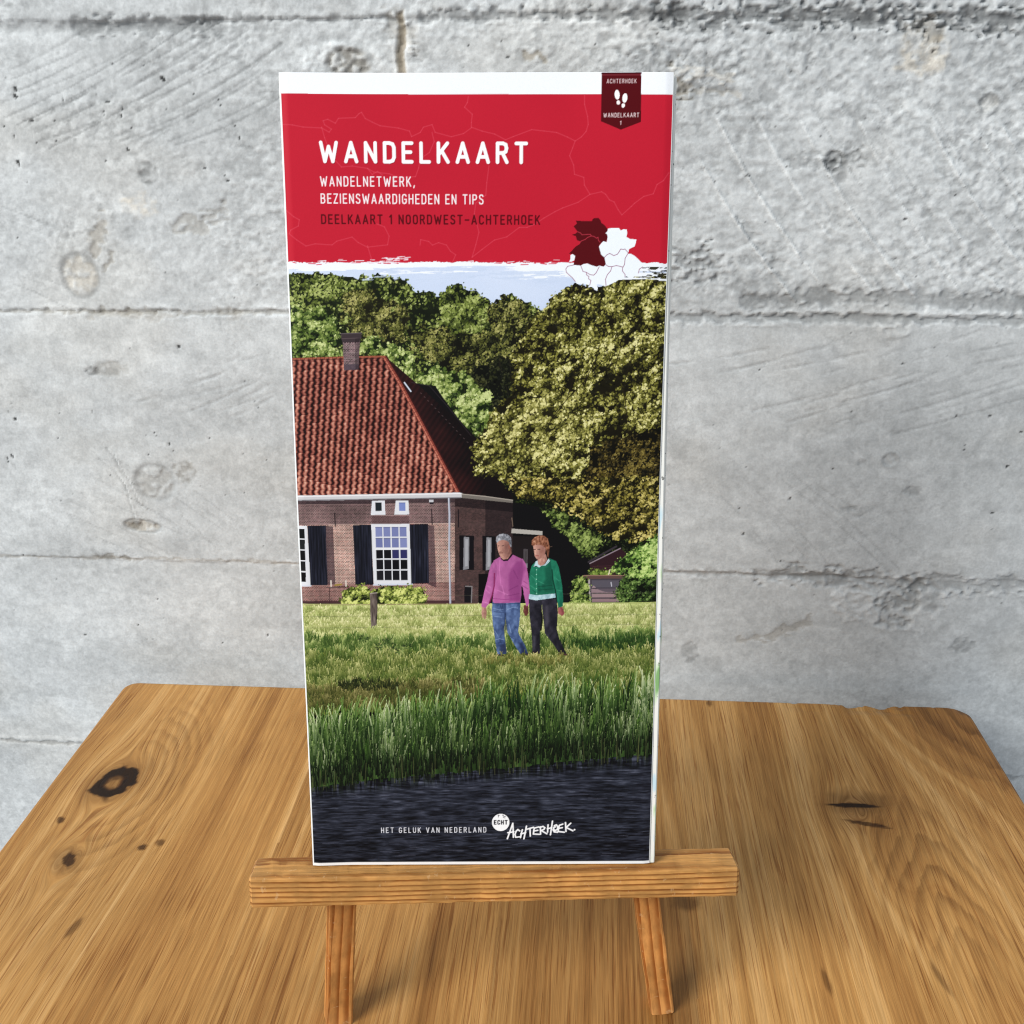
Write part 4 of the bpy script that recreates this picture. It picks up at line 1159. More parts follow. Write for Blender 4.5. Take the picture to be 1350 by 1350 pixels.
stroke(z8([(722, 240), (710, 276), (722, 280)]), 0.8, (228, 178, 158), 0.7)
stroke(z8([(716, 296), (742, 296)]), 1.0, (150, 66, 64))
HAIR2 = [(58, 32, 26), (112, 68, 50), (156, 104, 80), (214, 172, 144)]
figure_poly([(680, 196), (684, 158), (706, 132), (742, 116), (790, 118), (824, 144), (838, 195), (838, 255), (830, 312), (818, 300), (815, 255), (800, 222), (778, 205), (742, 196), (715, 200), (694, 208)], HAIR2, 5, 90, 0.8, 1.0)
stroke(z8([(835, 220), (862, 214)]), 0.7, (180, 140, 110), 0.5)
# grass in front of the feet
grass([(640, 866), (752, 866), (752, 874), (640, 874)], 260, (12, 28), (1.2, 3.0), [(52, 60, 22), (104, 104, 46)], [(88, 100, 42), (146, 144, 76), (206, 196, 134)], 92, jag=30)

# reeds and water
WATER = [(380, 985), (890, 985), (890, 1150), (380, 1150)]
REED = [(380, 966), (440, 954), (520, 945), (600, 934), (700, 924), (800, 921), (880, 915), (880, 1000), (800, 1004), (700, 1012), (600, 1022), (500, 1034), (380, 1046)]
shade(REED, [(20, 34, 14), (44, 68, 30), (74, 102, 48)], lambda X, Y: fbm(X / 14, Y / 90, 4, 95), jag=18)
wline = lambda x: np.interp(x, [380, 470, 600, 700, 800, 880], [1042, 1030, 1018, 1010, 1000, 995])
b, m = region(WATER); X, Y = coords(b)
wl = np.array([T([(x, wline(x))])[0] for x in np.linspace(390, 880, 30)])
below = Y > np.interp(X, wl[:, 0], wl[:, 1]) + (fbm(X / 30, Y / 30, 3, 96) - 0.5) * 16
dpt = np.clip((Y - np.interp(X, wl[:, 0], wl[:, 1])) / 420, 0, 1)
q = fbm(X / 48, Y / 5.5, 4, 97)
lum = 0.50 - 0.26 * dpt + 1.15 * (q - 0.5) + 0.45 * (fbm(X / 24, Y / 3.0, 3, 98) - 0.5)
lum -= 0.55 * smooth(0.16, 0.0, dpt) * smooth(0.42, 0.52, fbm(X / 9, Y / 70, 3, 99))
wcol = mixc(lum, [(10, 11, 16), (30, 33, 43), (54, 58, 72), (96, 101, 118)])
refl = (smooth(0.16, 0.0, dpt) * smooth(0.45, 0.6, fbm(X / 9, Y / 50, 3, 100)))[..., None] * 0.5
wcol = wcol * (1 - refl) + np.array((26, 34, 22), np.float32) * refl
put(b, m & below, wcol)
for i in range(120):
    x, y = ar.uniform(412, 860), ar.uniform(1010, 1135); L_ = ar.uniform(4, 26)
    if y > wline(x) + 3:
        stroke([(x, y), (x + L_ / 2, y + ar.normal(0, 0.5)), (x + L_, y + ar.normal(0, 0.6))], ar.uniform(0.5, 1.2), (15, 15, 22) if i % 3 else (84, 86, 102), 0.55)
# reed blades, back to front
n = 2300
f = np.sort(ar.random(n)); x = ar.uniform(385, 885, n)
top_ = np.interp(x, [380, 440, 520, 600, 700, 800, 880], [950, 938, 928, 915, 905, 903, 897])
root_ = top_ + 24 + (wline(x) - top_ - 20) * f
P = T(np.c_[x, root_])
hh = ar.uniform(95, 225, n) * (0.62 + 0.5 * f)
t = np.clip(0.47 + 1.6 * (fbm(P[:, 0] / 60, P[:, 1] / 80, 3, 101) - 0.5) + ar.normal(0, 0.30, n), 0, 1)
c1 = mixc(t, [(32, 56, 22), (70, 106, 40), (110, 144, 66), (164, 186, 116), (214, 222, 178)]) + ar.normal(0, 5, (n, 1))
c0 = mixc(t, [(9, 18, 8), (24, 42, 17), (46, 72, 32)]) * (1.05 - 0.40 * f[:, None])
blades(P[:, 0], P[:, 1], hh, hh * ar.normal(0.06, 0.15, n), ar.uniform(2.4, 7.0, n), np.clip(c0, 0, 255), np.clip(c1, 0, 255), 130)
n = 700                                             # the deep shade between the stems at the water
x = ar.uniform(385, 885, n); P = T(np.c_[x, wline(x) + ar.uniform(-22, 1, n)])
hh = ar.uniform(20, 85, n)
blades(P[:, 0], P[:, 1], hh, hh * ar.normal(0.0, 0.16, n), ar.uniform(2.0, 5.0, n), np.tile([[8.0, 13, 8]], (n, 1)), mixc(ar.random(n), [(14, 26, 11), (48, 74, 34)]), 90)
for i in range(0):
    x = ar.uniform(400, 870); y = wline(x) + ar.uniform(-60, -8); s_ = ar.choice((-1, 1)); L_ = ar.uniform(6, 16)
    stroke([(x, y), (x + s_ * L_ * 0.5, y - L_ * 0.45), (x + s_ * L_, y - L_ * 0.2)], 0.8, ((60, 90, 44), (120, 146, 94))[i % 2], 0.7)
for i in range(150):
    x = ar.uniform(405, 865); y = wline(x)
    stroke([(x, y - ar.uniform(4, 30)), (x + ar.normal(0, 1), y + ar.uniform(0, 9))], 0.8, ((14, 18, 12), (88, 92, 56), (40, 50, 30))[i % 3], 0.7)

# ======== the brushed white edge and the red band
b = (slice(0, int(80 * SS)), slice(0, NXC)); X, Y = coords(b)
edge_pts = T([(366, 345), (500, 347), (640, 347), (750, 349), (890, 350)])
ye = np.interp(X, edge_pts[:, 0], edge_pts[:, 1])
st = fbm(X / 120, Y / 6.0, 4, 110); st2 = fbm(X / 40, Y / 5.0, 3, 111)
wth = np.interp(X, T([(366, 350), (430, 350), (560, 350), (640, 350), (745, 350), (800, 350), (846, 350), (890, 350)])[:, 0], np.array([30, 30, 26, 22, 38, 46, 46, 44]) * 1.0)
dd = (Y - ye)
white = (dd > -60) & (dd < wth + (st - 0.5) * np.where(X < 300, 30, 90))
streak = smooth(0.40, 0.50, st2 + 0.25 * (st - 0.5) + np.where(dd > wth * 0.55, -0.10, 0.08))
put(b, white * 1.0, (236, 241, 249), 1.0)
C0 = C[b].copy()
# streaks where the sky or trees show through
gapm = (X > 260) & (dd > wth * 0.75) & (dd < wth * 1.5 + 20) & (st2 > 0.55) & (X < T([(745, 350)])[0][0])
put(b, gapm * 1.0, (196, 210, 234), 0.8)
tx0 = T([(846, 350)])[0][0]
gapr = (X > tx0) & (dd > wth * 0.30) & (dd < wth * 1.4) & (fbm(X / 22, Y / 5, 3, 113) > 0.53)
put(b, gapr * 1.0, (42, 40, 26), 0.95)
red_edge = ye + (fbm(X / 26, Y / 26, 3, 112) - 0.5) * 9 + np.where(fbm(X / 60, np.full_like(Y, 3.0), 2, 114) > 0.55, 5, -4) * (fbm(X / 5.0, Y / 2.5, 2, 115) - 0.35)
y_top = T([(366, 123)])[0][1], T([(887, 129.5)])[0][1]
redm = (Y < red_edge) & (Y > y_top[0] + (y_top[1] - y_top[0]) * X / NXC)
rl = 0.5 + 0.25 * (fbm(X / 300, Y / 300, 3, 116) - 0.5)
put(b, redm * 1.0, mixc(rl, [(170, 22, 44), (188, 28, 49), (200, 35, 56)]))
# torn red and white brush ticks along the edge
for i in range(90):
    x = ar.choice([ar.uniform(380, 530), ar.uniform(480, 535), ar.uniform(615, 745)]); y0_ = np.interp(x, [366, 500, 640, 750, 890], [345, 347, 347, 349, 350])
    y = y0_ + ar.normal(0, 1.6); L_ = ar.uniform(2, 12)
    stroke([(x, y), (x + L_, y + ar.normal(0.1, 0.5))], ar.uniform(0.5, 1.3), (196, 34, 56) if i % 2 else (234, 238, 246), 0.9)
for i in range(26):
    x = ar.uniform(500, 536); y = 345 - (x - 500) * 0.06 + ar.uniform(-4, 1); stroke([(x, y), (x + ar.uniform(2, 9), y - 0.4)], 0.9, (236, 240, 248), 0.85)
# white head of the cover
put((slice(0, int(y_top[1]) + 2), slice(0, NXC)), (Y[:int(y_top[1]) + 2] <= (y_top[0] + (y_top[1] - y_top[0]) * X[:int(y_top[1]) + 2] / NXC)) * 1.0, (238, 242, 248))
# faint parish boundaries over the red
z1 = Z(350, 80, 550 / 1350)
LINES = [[(45, 205), (85, 208), (120, 215), (180, 218), (205, 232), (212, 222), (190, 208), (185, 195), (200, 190), (225, 203), (235, 187), (290, 185), (302, 172), (310, 168), (322, 188), (345, 200), (370, 212), (430, 220), (465, 230), (472, 248), (500, 235), (510, 218), (538, 210), (548, 235), (600, 250), (640, 240), (665, 222)],
         [(655, 120), (652, 140), (643, 155), (668, 178), (665, 205), (665, 220), (700, 233), (740, 243), (775, 262), (800, 252), (860, 230), (900, 235), (940, 240), (975, 255), (1000, 268), (1020, 255), (1035, 238), (1042, 215), (1040, 190), (1030, 150), (1030, 120)],
         [(1000, 268), (992, 290), (982, 315), (995, 345), (998, 375), (1028, 385), (1030, 410), (1048, 440), (1085, 432), (1098, 440), (1110, 458), (1125, 465), (1138, 490), (1150, 507), (1180, 480), (1190, 470), (1220, 448), (1250, 440), (1262, 410), (1282, 398), (1300, 372)],
         [(1048, 440), (1010, 465), (960, 483), (935, 495), (900, 515), (870, 535), (845, 545), (820, 545), (780, 575), (740, 585), (700, 615), (668, 640)],
         [(60, 480), (90, 505), (108, 515), (105, 535), (80, 548), (75, 560), (100, 580), (130, 600), (160, 593), (215, 597), (230, 585), (280, 572), (300, 590), (330, 605), (395, 598), (400, 570), (385, 540), (360, 530)],
         [(668, 640), (680, 600), (690, 560), (675, 500), (680, 465), (712, 440), (715, 400), (722, 345)],
         [(180, 215), (190, 250), (205, 290), (222, 320), (245, 345), (280, 342), (330, 350), (350, 362), (400, 368), (430, 380), (485, 378), (495, 350), (500, 320), (530, 300), (545, 265), (538, 235)],
         [(500, 600), (502, 582), (528, 588), (540, 600), (560, 592), (585, 600), (598, 620), (615, 632), (605, 655)],
         [(330, 350), (345, 370), (362, 360), (378, 372)], [(330, 600), (345, 650)]]
for L_ in LINES:
    stroke(z1(L_), 1.1, (218, 88, 104), 0.42)
# region map emblem
z7 = Z(730, 270, 160 / 1350)
WHITE = (234, 241, 250); WINE = (82, 8, 16)
poly(z7([(595, 290), (640, 283), (715, 283), (735, 312), (765, 298), (803, 302), (805, 350), (798, 385), (840, 408), (907, 412), (902, 450), (888, 490), (828, 518), (818, 570), (850, 572), (890, 595), (930, 632), (978, 680), (978, 718),
         (942, 742), (932, 785), (895, 815), (855, 850), (830, 835), (800, 820), (740, 845), (640, 900), (575, 928), (560, 930), (520, 910), (470, 905), (485, 950), (478, 980), (445, 965), (430, 935), (375, 938), (395, 915), (330, 900), (255, 902), (232, 875),
         (205, 838), (165, 808), (130, 770), (132, 722), (175, 698), (220, 690), (560, 700), (575, 690), (558, 615), (520, 575), (495, 490), (508, 468), (545, 430), (582, 440), (592, 380), (580, 350), (565, 345)]), WHITE)
poly(z7([(180, 580), (205, 570), (235, 590), (222, 640), (190, 655), (165, 655), (182, 625)]), WHITE)
poly(z7([(240, 198), (330, 205), (420, 205), (425, 182), (445, 172), (490, 170), (512, 195), (522, 225), (550, 245), (570, 268), (595, 300), (585, 325), (565, 340), (585, 352), (592, 385), (578, 438), (545, 430), (508, 462), (495, 485), (520, 575), (558, 612),
         (572, 685), (548, 712), (500, 700), (470, 712), (400, 690), (365, 672), (330, 680), (295, 698), (215, 690), (225, 640), (235, 592), (205, 570), (165, 565), (240, 485), (285, 458), (292, 432), (252, 415), (240, 372), (195, 355), (240, 342), (258, 320), (215, 262), (252, 232)]), WINE)
for L_ in ([(258, 322), (290, 335), (310, 357), (360, 352), (400, 352), (412, 370), (372, 385), (345, 408), (300, 425), (285, 445)], [(412, 370), (440, 375), (470, 395), (485, 385), (490, 420), (508, 440)]):
    stroke(z7(L_), 0.9, (176, 52, 68), 0.9)
for L_ in ([(555, 610), (585, 580), (615, 565), (660, 590), (700, 575), (720, 545), (735, 518), (765, 522), (782, 518), (820, 560)], [(820, 560), (785, 620), (778, 690), (760, 720), (755, 760), (785, 800), (785, 825)],
           [(572, 690), (600, 710), (640, 712), (690, 700), (760, 718)], [(640, 712), (625, 760), (590, 800), (570, 850), (575, 925)], [(295, 698), (320, 762), (360, 775), (400, 800), (440, 805), (465, 780), (500, 712)],
           [(360, 775), (358, 800), (385, 820), (382, 845), (408, 865), (395, 915)], [(220, 690), (150, 705), (130, 735), (135, 770), (165, 800), (205, 835), (235, 875)], [(978, 718), (942, 742), (932, 785)]):
    stroke(z7(L_), 0.8, (140, 84, 108), 0.9)
# badge on the top edge
z9 = Z(780, 90, 120 / 1350)
poly(z9([(137, 110), (712, 112), (708, 845), (415, 957), (126, 830)]), (80, 5, 14))
poly(z9([(137, 112), (712, 114), (711, 160), (137, 158)]), (112, 38, 46), 0.8)
stroke(z9([(139, 122), (711, 124)]), 1.6, (56, 4, 12))
text('ACHTERHOEK', z9([(212, 272)])[0], z9([(640, 274)])[0], 5.8, 0.115, (232, 214, 216), 1, 0.86)
text('WANDELKAART', z9([(165, 772)])[0], z9([(678, 775)])[0], 5.8, 0.12, (234, 216, 218), 1, 0.88)
text('1 ', z9([(405, 886)])[0], z9([(432, 887)])[0], 5.4, 0.15, (228, 200, 204))
ellipse(*z9([(361, 440)])[0], 3.2, 6.4, (246, 244, 246), -0.08); ellipse(*z9([(378, 556)])[0], 2.3, 2.8, (246, 236, 238), -0.15)
ellipse(*z9([(473, 490)])[0], 3.2, 6.2, (246, 244, 246), 0.10); ellipse(*z9([(450, 600)])[0], 2.2, 3.0, (246, 240, 242), 0.15)
for q in ([(340, 522), (400, 510)], [(434, 562), (490, 570)]):
    stroke(z9(q), 0.8, (80, 5, 14))
# title lines
for dx_, dy_, c_, a_ in ((0.7, 0.9, (120, 10, 26), 0.55), (0, 0, (245, 247, 250), 1.0)):
    text('WANDELKAART', (423.0 + dx_, 215.2 + dy_), (693 + dx_, 219.0 + dy_), 29.6, 0.165, c_, a_, 0.93)
text('WANDELNETWERK,', (422.4, 246.0), (546.0, 247.4), 13.6, 0.118, (238, 232, 236), 1, 0.80)
text('BEZIENSWAARDIGHEDEN EN TIPS', (423.2, 268.6), (636.5, 271.6), 13.4, 0.118, (238, 232, 236), 1, 0.80)
text('DEELKAART 1 NOORDWEST-ACHTERHOEK', (424.0, 295.8), (710.6, 299.0), 13.2, 0.150, (86, 4, 16), 1, 0.84)
# foot line and lettered logo
text('HET GELUK VAN NEDERLAND', (503.8, 1098.4), (641.4, 1098.2), 7.2, 0.12, (226, 228, 236), 1, 0.82)
zr = Z(630, 1065, 150 / 1350)
ellipse(*zr([(277, 180)])[0], 11.5, 11.4, (244, 246, 250))
text('ECHT', zr([(202, 207)])[0], zr([(354, 207)])[0], 6.2, 0.215, (20, 20, 28), 1.0, 0.82)
for q in ([(246, 92), (250, 118)], [(250, 92), (262, 98)], [(300, 100), (318, 112), (335, 108)], [(306, 122), (330, 128)], [(300, 90), (310, 96)]):
    stroke(zr(q), 0.8, (30, 30, 38))
LOGO = [[(356, 374), (388, 285), (420, 192), (424, 260), (428, 358)], [(362, 302), (400, 298), (432, 290)],
        [(502, 282), (480, 266), (458, 288), (446, 325), (456, 358), (500, 352)],
        [(534, 268), (522, 310), (512, 362)], [(582, 226), (568, 300), (552, 376)], [(516, 318), (572, 304)],
        [(590, 262), (666, 240)], [(624, 254), (626, 300), (628, 344)],
        [(728, 236), (674, 250), (668, 285), (664, 320), (738, 324)], [(672, 284), (716, 276)],
        [(750, 322), (746, 235)], [(738, 242), (778, 230), (800, 246), (788, 266), (756, 278), (824, 318)],
        [(838, 212), (832, 298)], [(890, 168), (878, 250), (866, 330)], [(830, 258), (882, 246)],
        [(912, 222), (936, 212), (954, 236), (948, 268), (920, 280), (902, 262), (908, 240), (926, 236)], [(896, 270), (912, 296), (950, 300)],
        [(1012, 204), (972, 218), (962, 254), (958, 292), (1030, 300)], [(964, 254), (1006, 246)],
        [(1044, 186), (1050, 292)], [(1106, 194), (1052, 244), (1132, 284)], [(1150, 270), (1152, 272)]]
for i, L_ in enumerate(LOGO):
    stroke(zr(L_), 2.15 if i < len(LOGO) - 1 else 2.4, (244, 246, 250))
# paper showing at the left edge and the foot, where the cover was trimmed
b = (slice(0, NYC), slice(0, int(0.5 * SS))); put(b, 1.0, (232, 236, 238))
b = (slice(0, NYC), slice(NXC - int(0.35 * SS), NXC)); put(b, 1.0, (226, 230, 232))
b = (slice(NYC - int(1.15 * SS), NYC), slice(0, NXC)); put(b, 1.0, (240, 242, 244))
C *= (1 + ar.normal(0, 0.018, C.shape[:2]).astype(np.float32))[..., None]          # print grain
ny_, nx_ = NYC // DOWN, NXC // DOWN
ART = lin(np.clip(C[:ny_ * DOWN, :nx_ * DOWN], 0, 255)).reshape(ny_, DOWN, nx_, DOWN, 3).mean((1, 3)) * 0.93
del C


# ---------------------------------------------------------------- the folded map
UX = np.array([0.99658519, 0.08231415, -0.00650757]); UY = np.array([-0.00870699, 0.18313394, 0.98304941])
UN = np.array([0.08211064, -0.97963582, 0.18322528]); BASE = np.array([-0.03125832, 0.26780334, 0.0651767])


def frame(ax_, ay_, an_, o):
    return Matrix(((ax_[0], ay_[0], an_[0], o[0]), (ax_[1], ay_[1], an_[1], o[1]), (ax_[2], ay_[2], an_[2], o[2]), (0, 0, 0, 1)))


root = bpy.data.objects.new('folded_map', None)
scene.collection.objects.link(root)
root.empty_display_size = 0.03
root.matrix_world = frame(UX, UY, UN, BASE + UY * 0.0004)
tag(root, 'folded paper walking map with red top and farmhouse photo standing on the wooden easel', 'map')

# front cover: printed face as a fine grid, wrapped to the back by the paper edge
cmat, nt, bs = new_mat('printed_cover', 0.45, 0.10)
nt.links.new(attr(nt, 'print').outputs['Color'], bs.inputs['Base Color'])
ocp = N(nt, 'ShaderNodeTexCoord').outputs['Object']
bump(nt, bs, noise(nt, ocp, 900, 2.0), 0.05, 0.0002)
ny, nx = ART.shape[:2]
u = (np.linspace(0, AW, nx) - AW / 2) / 1000; v = (AH - np.linspace(0, AH, ny)) / 1000
U, V = np.meshgrid(u, v)


def bow(U, V):
    return 0.0011 * smooth(0.025, 0.055, U) * smooth(0.17, 0.2427, V) + 0.0005 * smooth(-0.040, -0.055, U) * smooth(0.10, 0.0, V) + 0.0005 * np.cos(U / 0.055 * 1.57) * np.sin(np.clip(V / 0.2427, 0, 1) * math.pi) - 0.00035 * smooth(0.0525, 0.0555, np.abs(U))


fr = np.stack([U + 0.00014 * np.sin(V * 31 + 1.0) * smooth(0.03, 0.055, np.abs(U)), V + 0.00012 * np.sin(U * 60) * smooth(0.2, 0.2427, V), bow(U, V)], -1).reshape(-1, 3)
ring = np.concatenate([np.arange(nx), (np.arange(1, ny) * nx + nx - 1), ((ny - 1) * nx + np.arange(nx - 2, -1, -1)), (np.arange(ny - 2, 0, -1) * nx)])
back = fr[ring].copy(); back[:, 2] -= 0.0004
nf = len(fr); nr = len(ring); j = np.arange(nr); j2 = (j + 1) % nr
q1 = np.stack([ring[j], nf + j, nf + j2, ring[j2]], -1)
front_quads = grid_quads(ny, nx)[:, ::-1]
cover = mesh_from('front_cover', np.concatenate([fr, back]), np.concatenate([front_quads, q1[:, ::-1]]), cmat, root)
cols = np.concatenate([ART.reshape(-1, 3), np.full((nr, 3), 0.80, np.float32)])
set_color(cover, 'print', cols)
del fr, U, V, cols, front_quads

# folded sheets behind it: white paper with slips of map print at the edges
smat, nt, bs = new_mat('map_paper', 0.55, 0.3)
ocp = N(nt, 'ShaderNodeTexCoord').outputs['Object']
na = noise(nt, vmul(nt, ocp, (300, 55, 300)), 1.0, 2.0, 0.5)
sep = N(nt, 'ShaderNodeSeparateXYZ'); nt.links.new(ocp, sep.inputs[0])
na = math_node(nt, 'ADD', math_node(nt, 'MULTIPLY', math_node(nt, 'SUBTRACT', na, 0.54), maprange(nt, sep.outputs['Y'], 0.04, 0.15, 1.0, 0.30)), 0.54)
nb = noise(nt, vmul(nt, ocp, (400, 420, 400)), 1.0, 2.0, 0.6)
paper = ramp(nt, na, [(0.36, (0.22, 0.42, 0.16)), (0.42, (0.62, 0.76, 0.55)), (0.47, (0.80, 0.81, 0.78)), (0.62, (0.80, 0.81, 0.78)), (0.66, (0.55, 0.72, 0.80))])
ink = maprange(nt, nb, 0.27, 0.34, 0.25, 1.0)
nt.links.new(scale_col(nt, paper, ink), bs.inputs['Base Color'])
wmat2, nt2, bs2 = new_mat('white_paper', 0.55, 0.3)
bs2.inputs['Base Color'].default_value = (0.80, 0.81, 0.82, 1)
sr = np.random.default_rng(5)
nsh = 7
for i in range(nsh):
    z1 = -0.00055 - i * 0.00058
    z0 = z1 - 0.00040
    last = i == nsh - 1
    xr_t = 0.0552 + (0.0005 + 0.00018 * i if not last else 0.0002)
    xr_b = 0.0552 + (0.0013 + 0.00016 * i + sr.uniform(-0.0002, 0.0003) if not last else 0.0004)
    xl = -0.0551 + sr.uniform(-0.0002, 0.0003)
    yb = sr.uniform(-0.0004, 0.0006); yt = 0.2424 + sr.uniform(-0.0004, 0.0004)
    n_ = 24
    t = np.linspace(0, 1, n_)
    vs = []
    for k in range(n_):
        y = yb + (yt - yb) * t[k]
        xr = xr_b + (xr_t - xr_b) * t[k] + 0.0001 * math.sin(7 * t[k] + i)
        wob = 0.00012 * math.sin(5 * t[k] + 1.7 * i)
        vs += [(xl, y, z1), (xr - 0.0003, y, z1 + wob), (xr, y, (z0 + z1) / 2 + wob), (xr - 0.0003, y, z0 + wob), (xl, y, z0)]
    vs = np.array(vs)
    qs = []
    for k in range(n_ - 1):
        for e in range(5):
            a, b2 = k * 5 + e, k * 5 + (e + 1) % 5
            qs.append((a, b2, b2 + 5, a + 5))
    o = mesh_from('folded_sheet' if not last else 'back_cover', vs, np.array(qs), smat if not last else wmat2, root, False)
    bm = bmesh.new(); bm.from_mesh(o.data); bm.verts.ensure_lookup_table()
    bm.faces.new([bm.verts[e] for e in (0, 1, 2, 3, 4)]); bm.faces.new([bm.verts[(n_ - 1) * 5 + e] for e in (4, 3, 2, 1, 0)])
    bmesh.ops.recalc_face_normals(bm, faces=bm.faces); bm.to_mesh(o.data); bm.free()


# ---------------------------------------------------------------- the small wooden easel
_L = math.hypot(158.8, 5.4)
EX = (158.8 * UX - 5.4 * UN) / _L
EN = np.cross(EX, UY)
easel = bpy.data.objects.new('table_easel', None)
scene.collection.objects.link(easel)
easel.empty_display_size = 0.03
# its base: on the table, under the middle of the ledge
eb = BASE - UY * (0.0640)
EM = frame(EX, UY, EN, BASE)
easel.location = (eb[0], eb[1], 0.0)
tag(easel, 'small pine easel with a wide ledge holding the map on the oak table', 'easel')


def pine(name, light, dark, along, rings, soft, worn=0.0):
    m, nt, bs = new_mat(name, 0.55, 0.18)
    oc_ = N(nt, 'ShaderNodeTexCoord').outputs['Object']
    v1 = vmul(nt, oc_, along)
    sp = N(nt, 'ShaderNodeSeparateXYZ'); nt.links.new(oc_, sp.inputs[0])
    a = noise(nt, vmul(nt, oc_, (80, 80, 7)), 1.0, 3.0, 0.55)
    phase = math_node(nt, 'ADD', math_node(nt, 'MULTIPLY', sp.outputs['X'], rings[0]), math_node(nt, 'MULTIPLY', sp.outputs['Y'], rings[1]))
    wv_ = N(nt, 'ShaderNodeMath', operation='FRACT')
    nt.links.new(math_node(nt, 'ADD', phase, math_node(nt, 'MULTIPLY', a, rings[2])), wv_.inputs[0])
    saw = wv_.outputs[0]
    late = math_node(nt, 'MULTIPLY', maprange(nt, saw, 0.35, 0.86, 0.0, 1.0), maprange(nt, saw, 0.90, 1.0, 1.0, 0.0))
    fine_ = noise(nt, vmul(nt, v1, (2.0, 9, 9)), 1.0, 3.0, 0.6)
    late = math_node(nt, 'MULTIPLY', late, maprange(nt, fine_, 0.30, 0.55, 0.35, 1.0))
    cold = ramp(nt, late, [(0.0, light), (0.45, tuple(0.55 * l + 0.45 * d for l, d in zip(light, dark))), (1.0, dark)])
    cold = scale_col(nt, cold, maprange(nt, fine_, 0.3, 0.7, 0.74, 1.16))
    blot = noise(nt, oc_, 75, 3.0, 0.6)
    cold = scale_col(nt, cold, maprange(nt, blot, 0.3, 0.7, 0.84, 1.10))
    # worn arrises
    geo = N(nt, 'ShaderNodeNewGeometry')
    pt = maprange(nt, geo.outputs['Pointiness'], 0.54, 0.64, 0.0, 0.32)
    mx_ = N(nt, 'ShaderNodeMix', data_type='RGBA')
    nt.links.new(pt, mx_.inputs[0]); nt.links.new(cold, mx_.inputs[6]); mx_.inputs[7].default_value = (0.64, 0.42, 0.19, 1)
    # scuffs
    sc = noise(nt, vmul(nt, oc_, (260, 700, 500)), 1.0, 3.0, 0.6)
    mx2 = N(nt, 'ShaderNodeMix', data_type='RGBA')
    nt.links.new(maprange(nt, sc, 0.64, 0.72, 0.0, 0.28), mx2.inputs[0])
    nt.links.new(mx_.outputs[2], mx2.inputs[6]); mx2.inputs[7].default_value = (0.68, 0.48, 0.27, 1)
    nt.links.new(mx2.outputs[2], bs.inputs['Base Color'])
    bump(nt, bs, math_node(nt, 'ADD', math_node(nt, 'MULTIPLY', late, -0.7), fine_), 0.28, 0.0003)
    return m


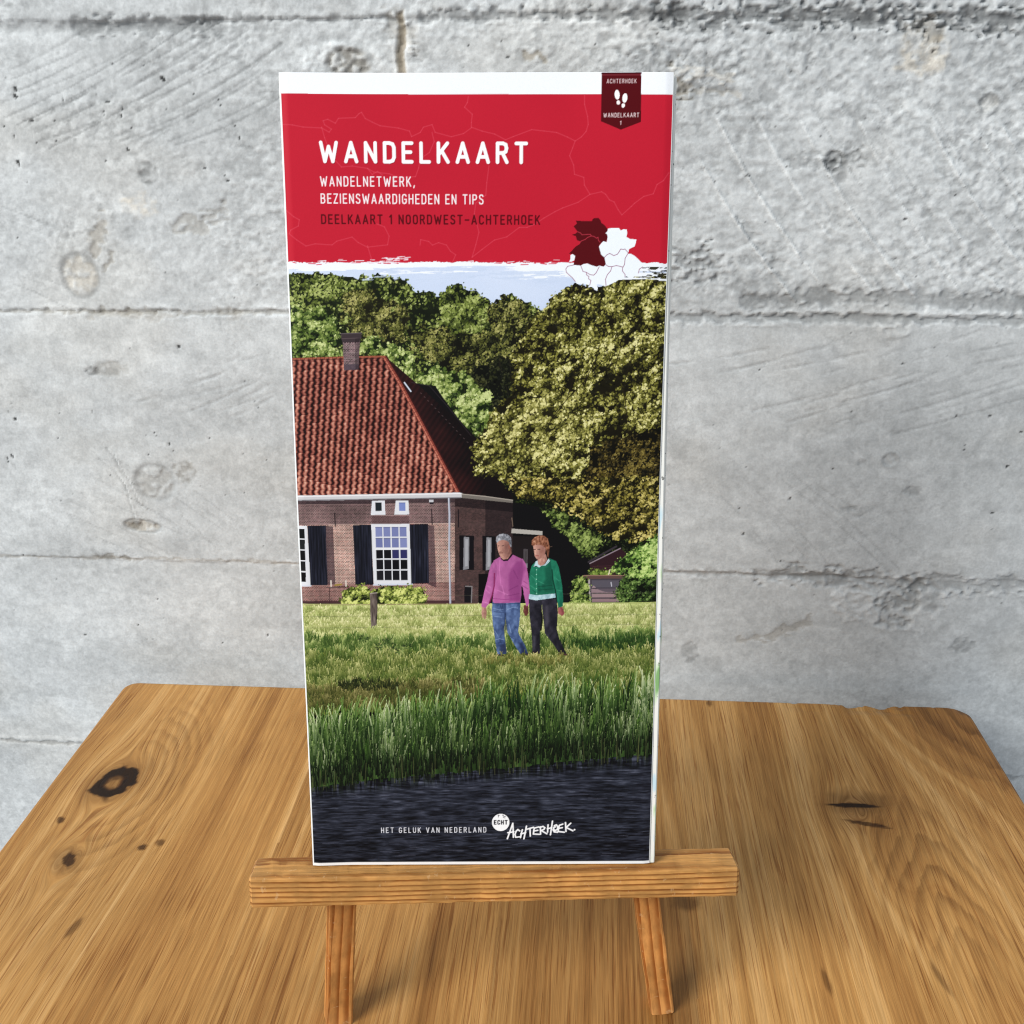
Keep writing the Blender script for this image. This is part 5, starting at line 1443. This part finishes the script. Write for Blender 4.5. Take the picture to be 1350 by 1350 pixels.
def stick(name, p0, p1, ax_dir, w0, w1, th, mat, bevel=0.0007, seed=0, cuts=26):
    """a squared stick from p0 to p1 (easel frame, metres); width w0>w1 across ax_dir, thickness th"""
    p0, p1 = Vector(p0), Vector(p1)
    z = (p1 - p0).normalized(); x = Vector(ax_dir); x = (x - z * x.dot(z)).normalized(); y = z.cross(x)
    L_ = (p1 - p0).length
    r_ = np.random.default_rng(seed)
    bm = bmesh.new()
    rings_ = []
    for k in range(cuts + 1):
        t = k / cuts
        w_ = (w0 + (w1 - w0) * t) / 2; h_ = th / 2
        b = bevel if 0 < k < cuts else bevel * 1.0
        ins = bevel * 0.8 if k in (0, cuts) else 0.0
        pts = []
        for sx, sy in ((1, 1), (-1, 1), (-1, -1), (1, -1)):
            a = [(sx * (w_ - ins), sy * (h_ - ins - b)), (sx * (w_ - ins - 0.3 * b), sy * (h_ - ins - 0.3 * b)), (sx * (w_ - ins - b), sy * (h_ - ins))]
            if sx * sy < 0:
                a = a[::-1]
            pts += a
        zz = L_ * t
        if k == 1: zz = bevel
        if k == cuts - 1: zz = L_ - bevel
        rings_.append([bm.verts.new((px_ + r_.normal(0, 0.00006), py_ + r_.normal(0, 0.00006), zz + r_.normal(0, 0.00003))) for px_, py_ in pts])
    for a, b in zip(rings_[:-1], rings_[1:]):
        for k in range(12):
            bm.faces.new((a[k], a[(k + 1) % 12], b[(k + 1) % 12], b[k]))
    bm.faces.new(rings_[0][::-1]); bm.faces.new(rings_[-1])
    bmesh.ops.recalc_face_normals(bm, faces=bm.faces)
    me = bpy.data.meshes.new(name); bm.to_mesh(me); bm.free()
    me.materials.append(mat)
    o = bpy.data.objects.new(name, me); scene.collection.objects.link(o)
    o.parent = easel
    M = EM @ Matrix(((x[0], y[0], z[0], p0[0]), (x[1], y[1], z[1], p0[1]), (x[2], y[2], z[2], p0[2]), (0, 0, 0, 1)))
    o.matrix_local = Matrix.Translation(-Vector(easel.location)) @ M
    return o


pl = pine('pine_ledge', (0.54, 0.275, 0.085), (0.225, 0.080, 0.017), (130, 170, 9), (540.0, 110.0, 2.4), 0.4)
pg = pine('pine_leg', (0.56, 0.255, 0.075), (0.27, 0.085, 0.016), (150, 90, 14), (270.0, 120.0, 2.6), 0.4)
# the ledge lies across the front of the legs
ledge = stick('ledge', (-0.0745, -0.00535, -0.0018), (0.0842, -0.00535, -0.0018), (0, 1, 0), 0.0108, 0.0106, 0.0126, pl, 0.0008, 2, 60)
# two front legs spreading downwards, leaning back with the map
stick('front_leg', (-0.0502, -0.0652, -0.0122), (-0.0375, 0.150, -0.0122), (0.965, 0, -0.26), 0.0090, 0.0090, 0.0080, pg, 0.0007, 3, 60)
stick('front_leg', (0.0634, -0.0645, -0.0122), (0.0310, 0.150, -0.0122), (1, 0, 0), 0.0082, 0.0092, 0.0080, pg, 0.0007, 4, 60)
stick('crossbar', (-0.0480, 0.125, -0.0202), (0.0420, 0.125, -0.0202), (0, 1, 0), 0.0100, 0.0100, 0.0078, pg, 0.0007, 5, 30)
# the rear leg folds out behind and stands on the table
M3 = EM.to_3x3()
top_w = EM @ Vector((0.0, 0.122, -0.0285))
foot_w = Vector((top_w[0] + 0.004, top_w[1] + 0.060, 0.0006))
Mi = EM.inverted()
stick('rear_leg', Mi @ foot_w, top_w and Mi @ top_w, (1, 0, 0), 0.0090, 0.0090, 0.0080, pg, 0.0007, 6, 40)
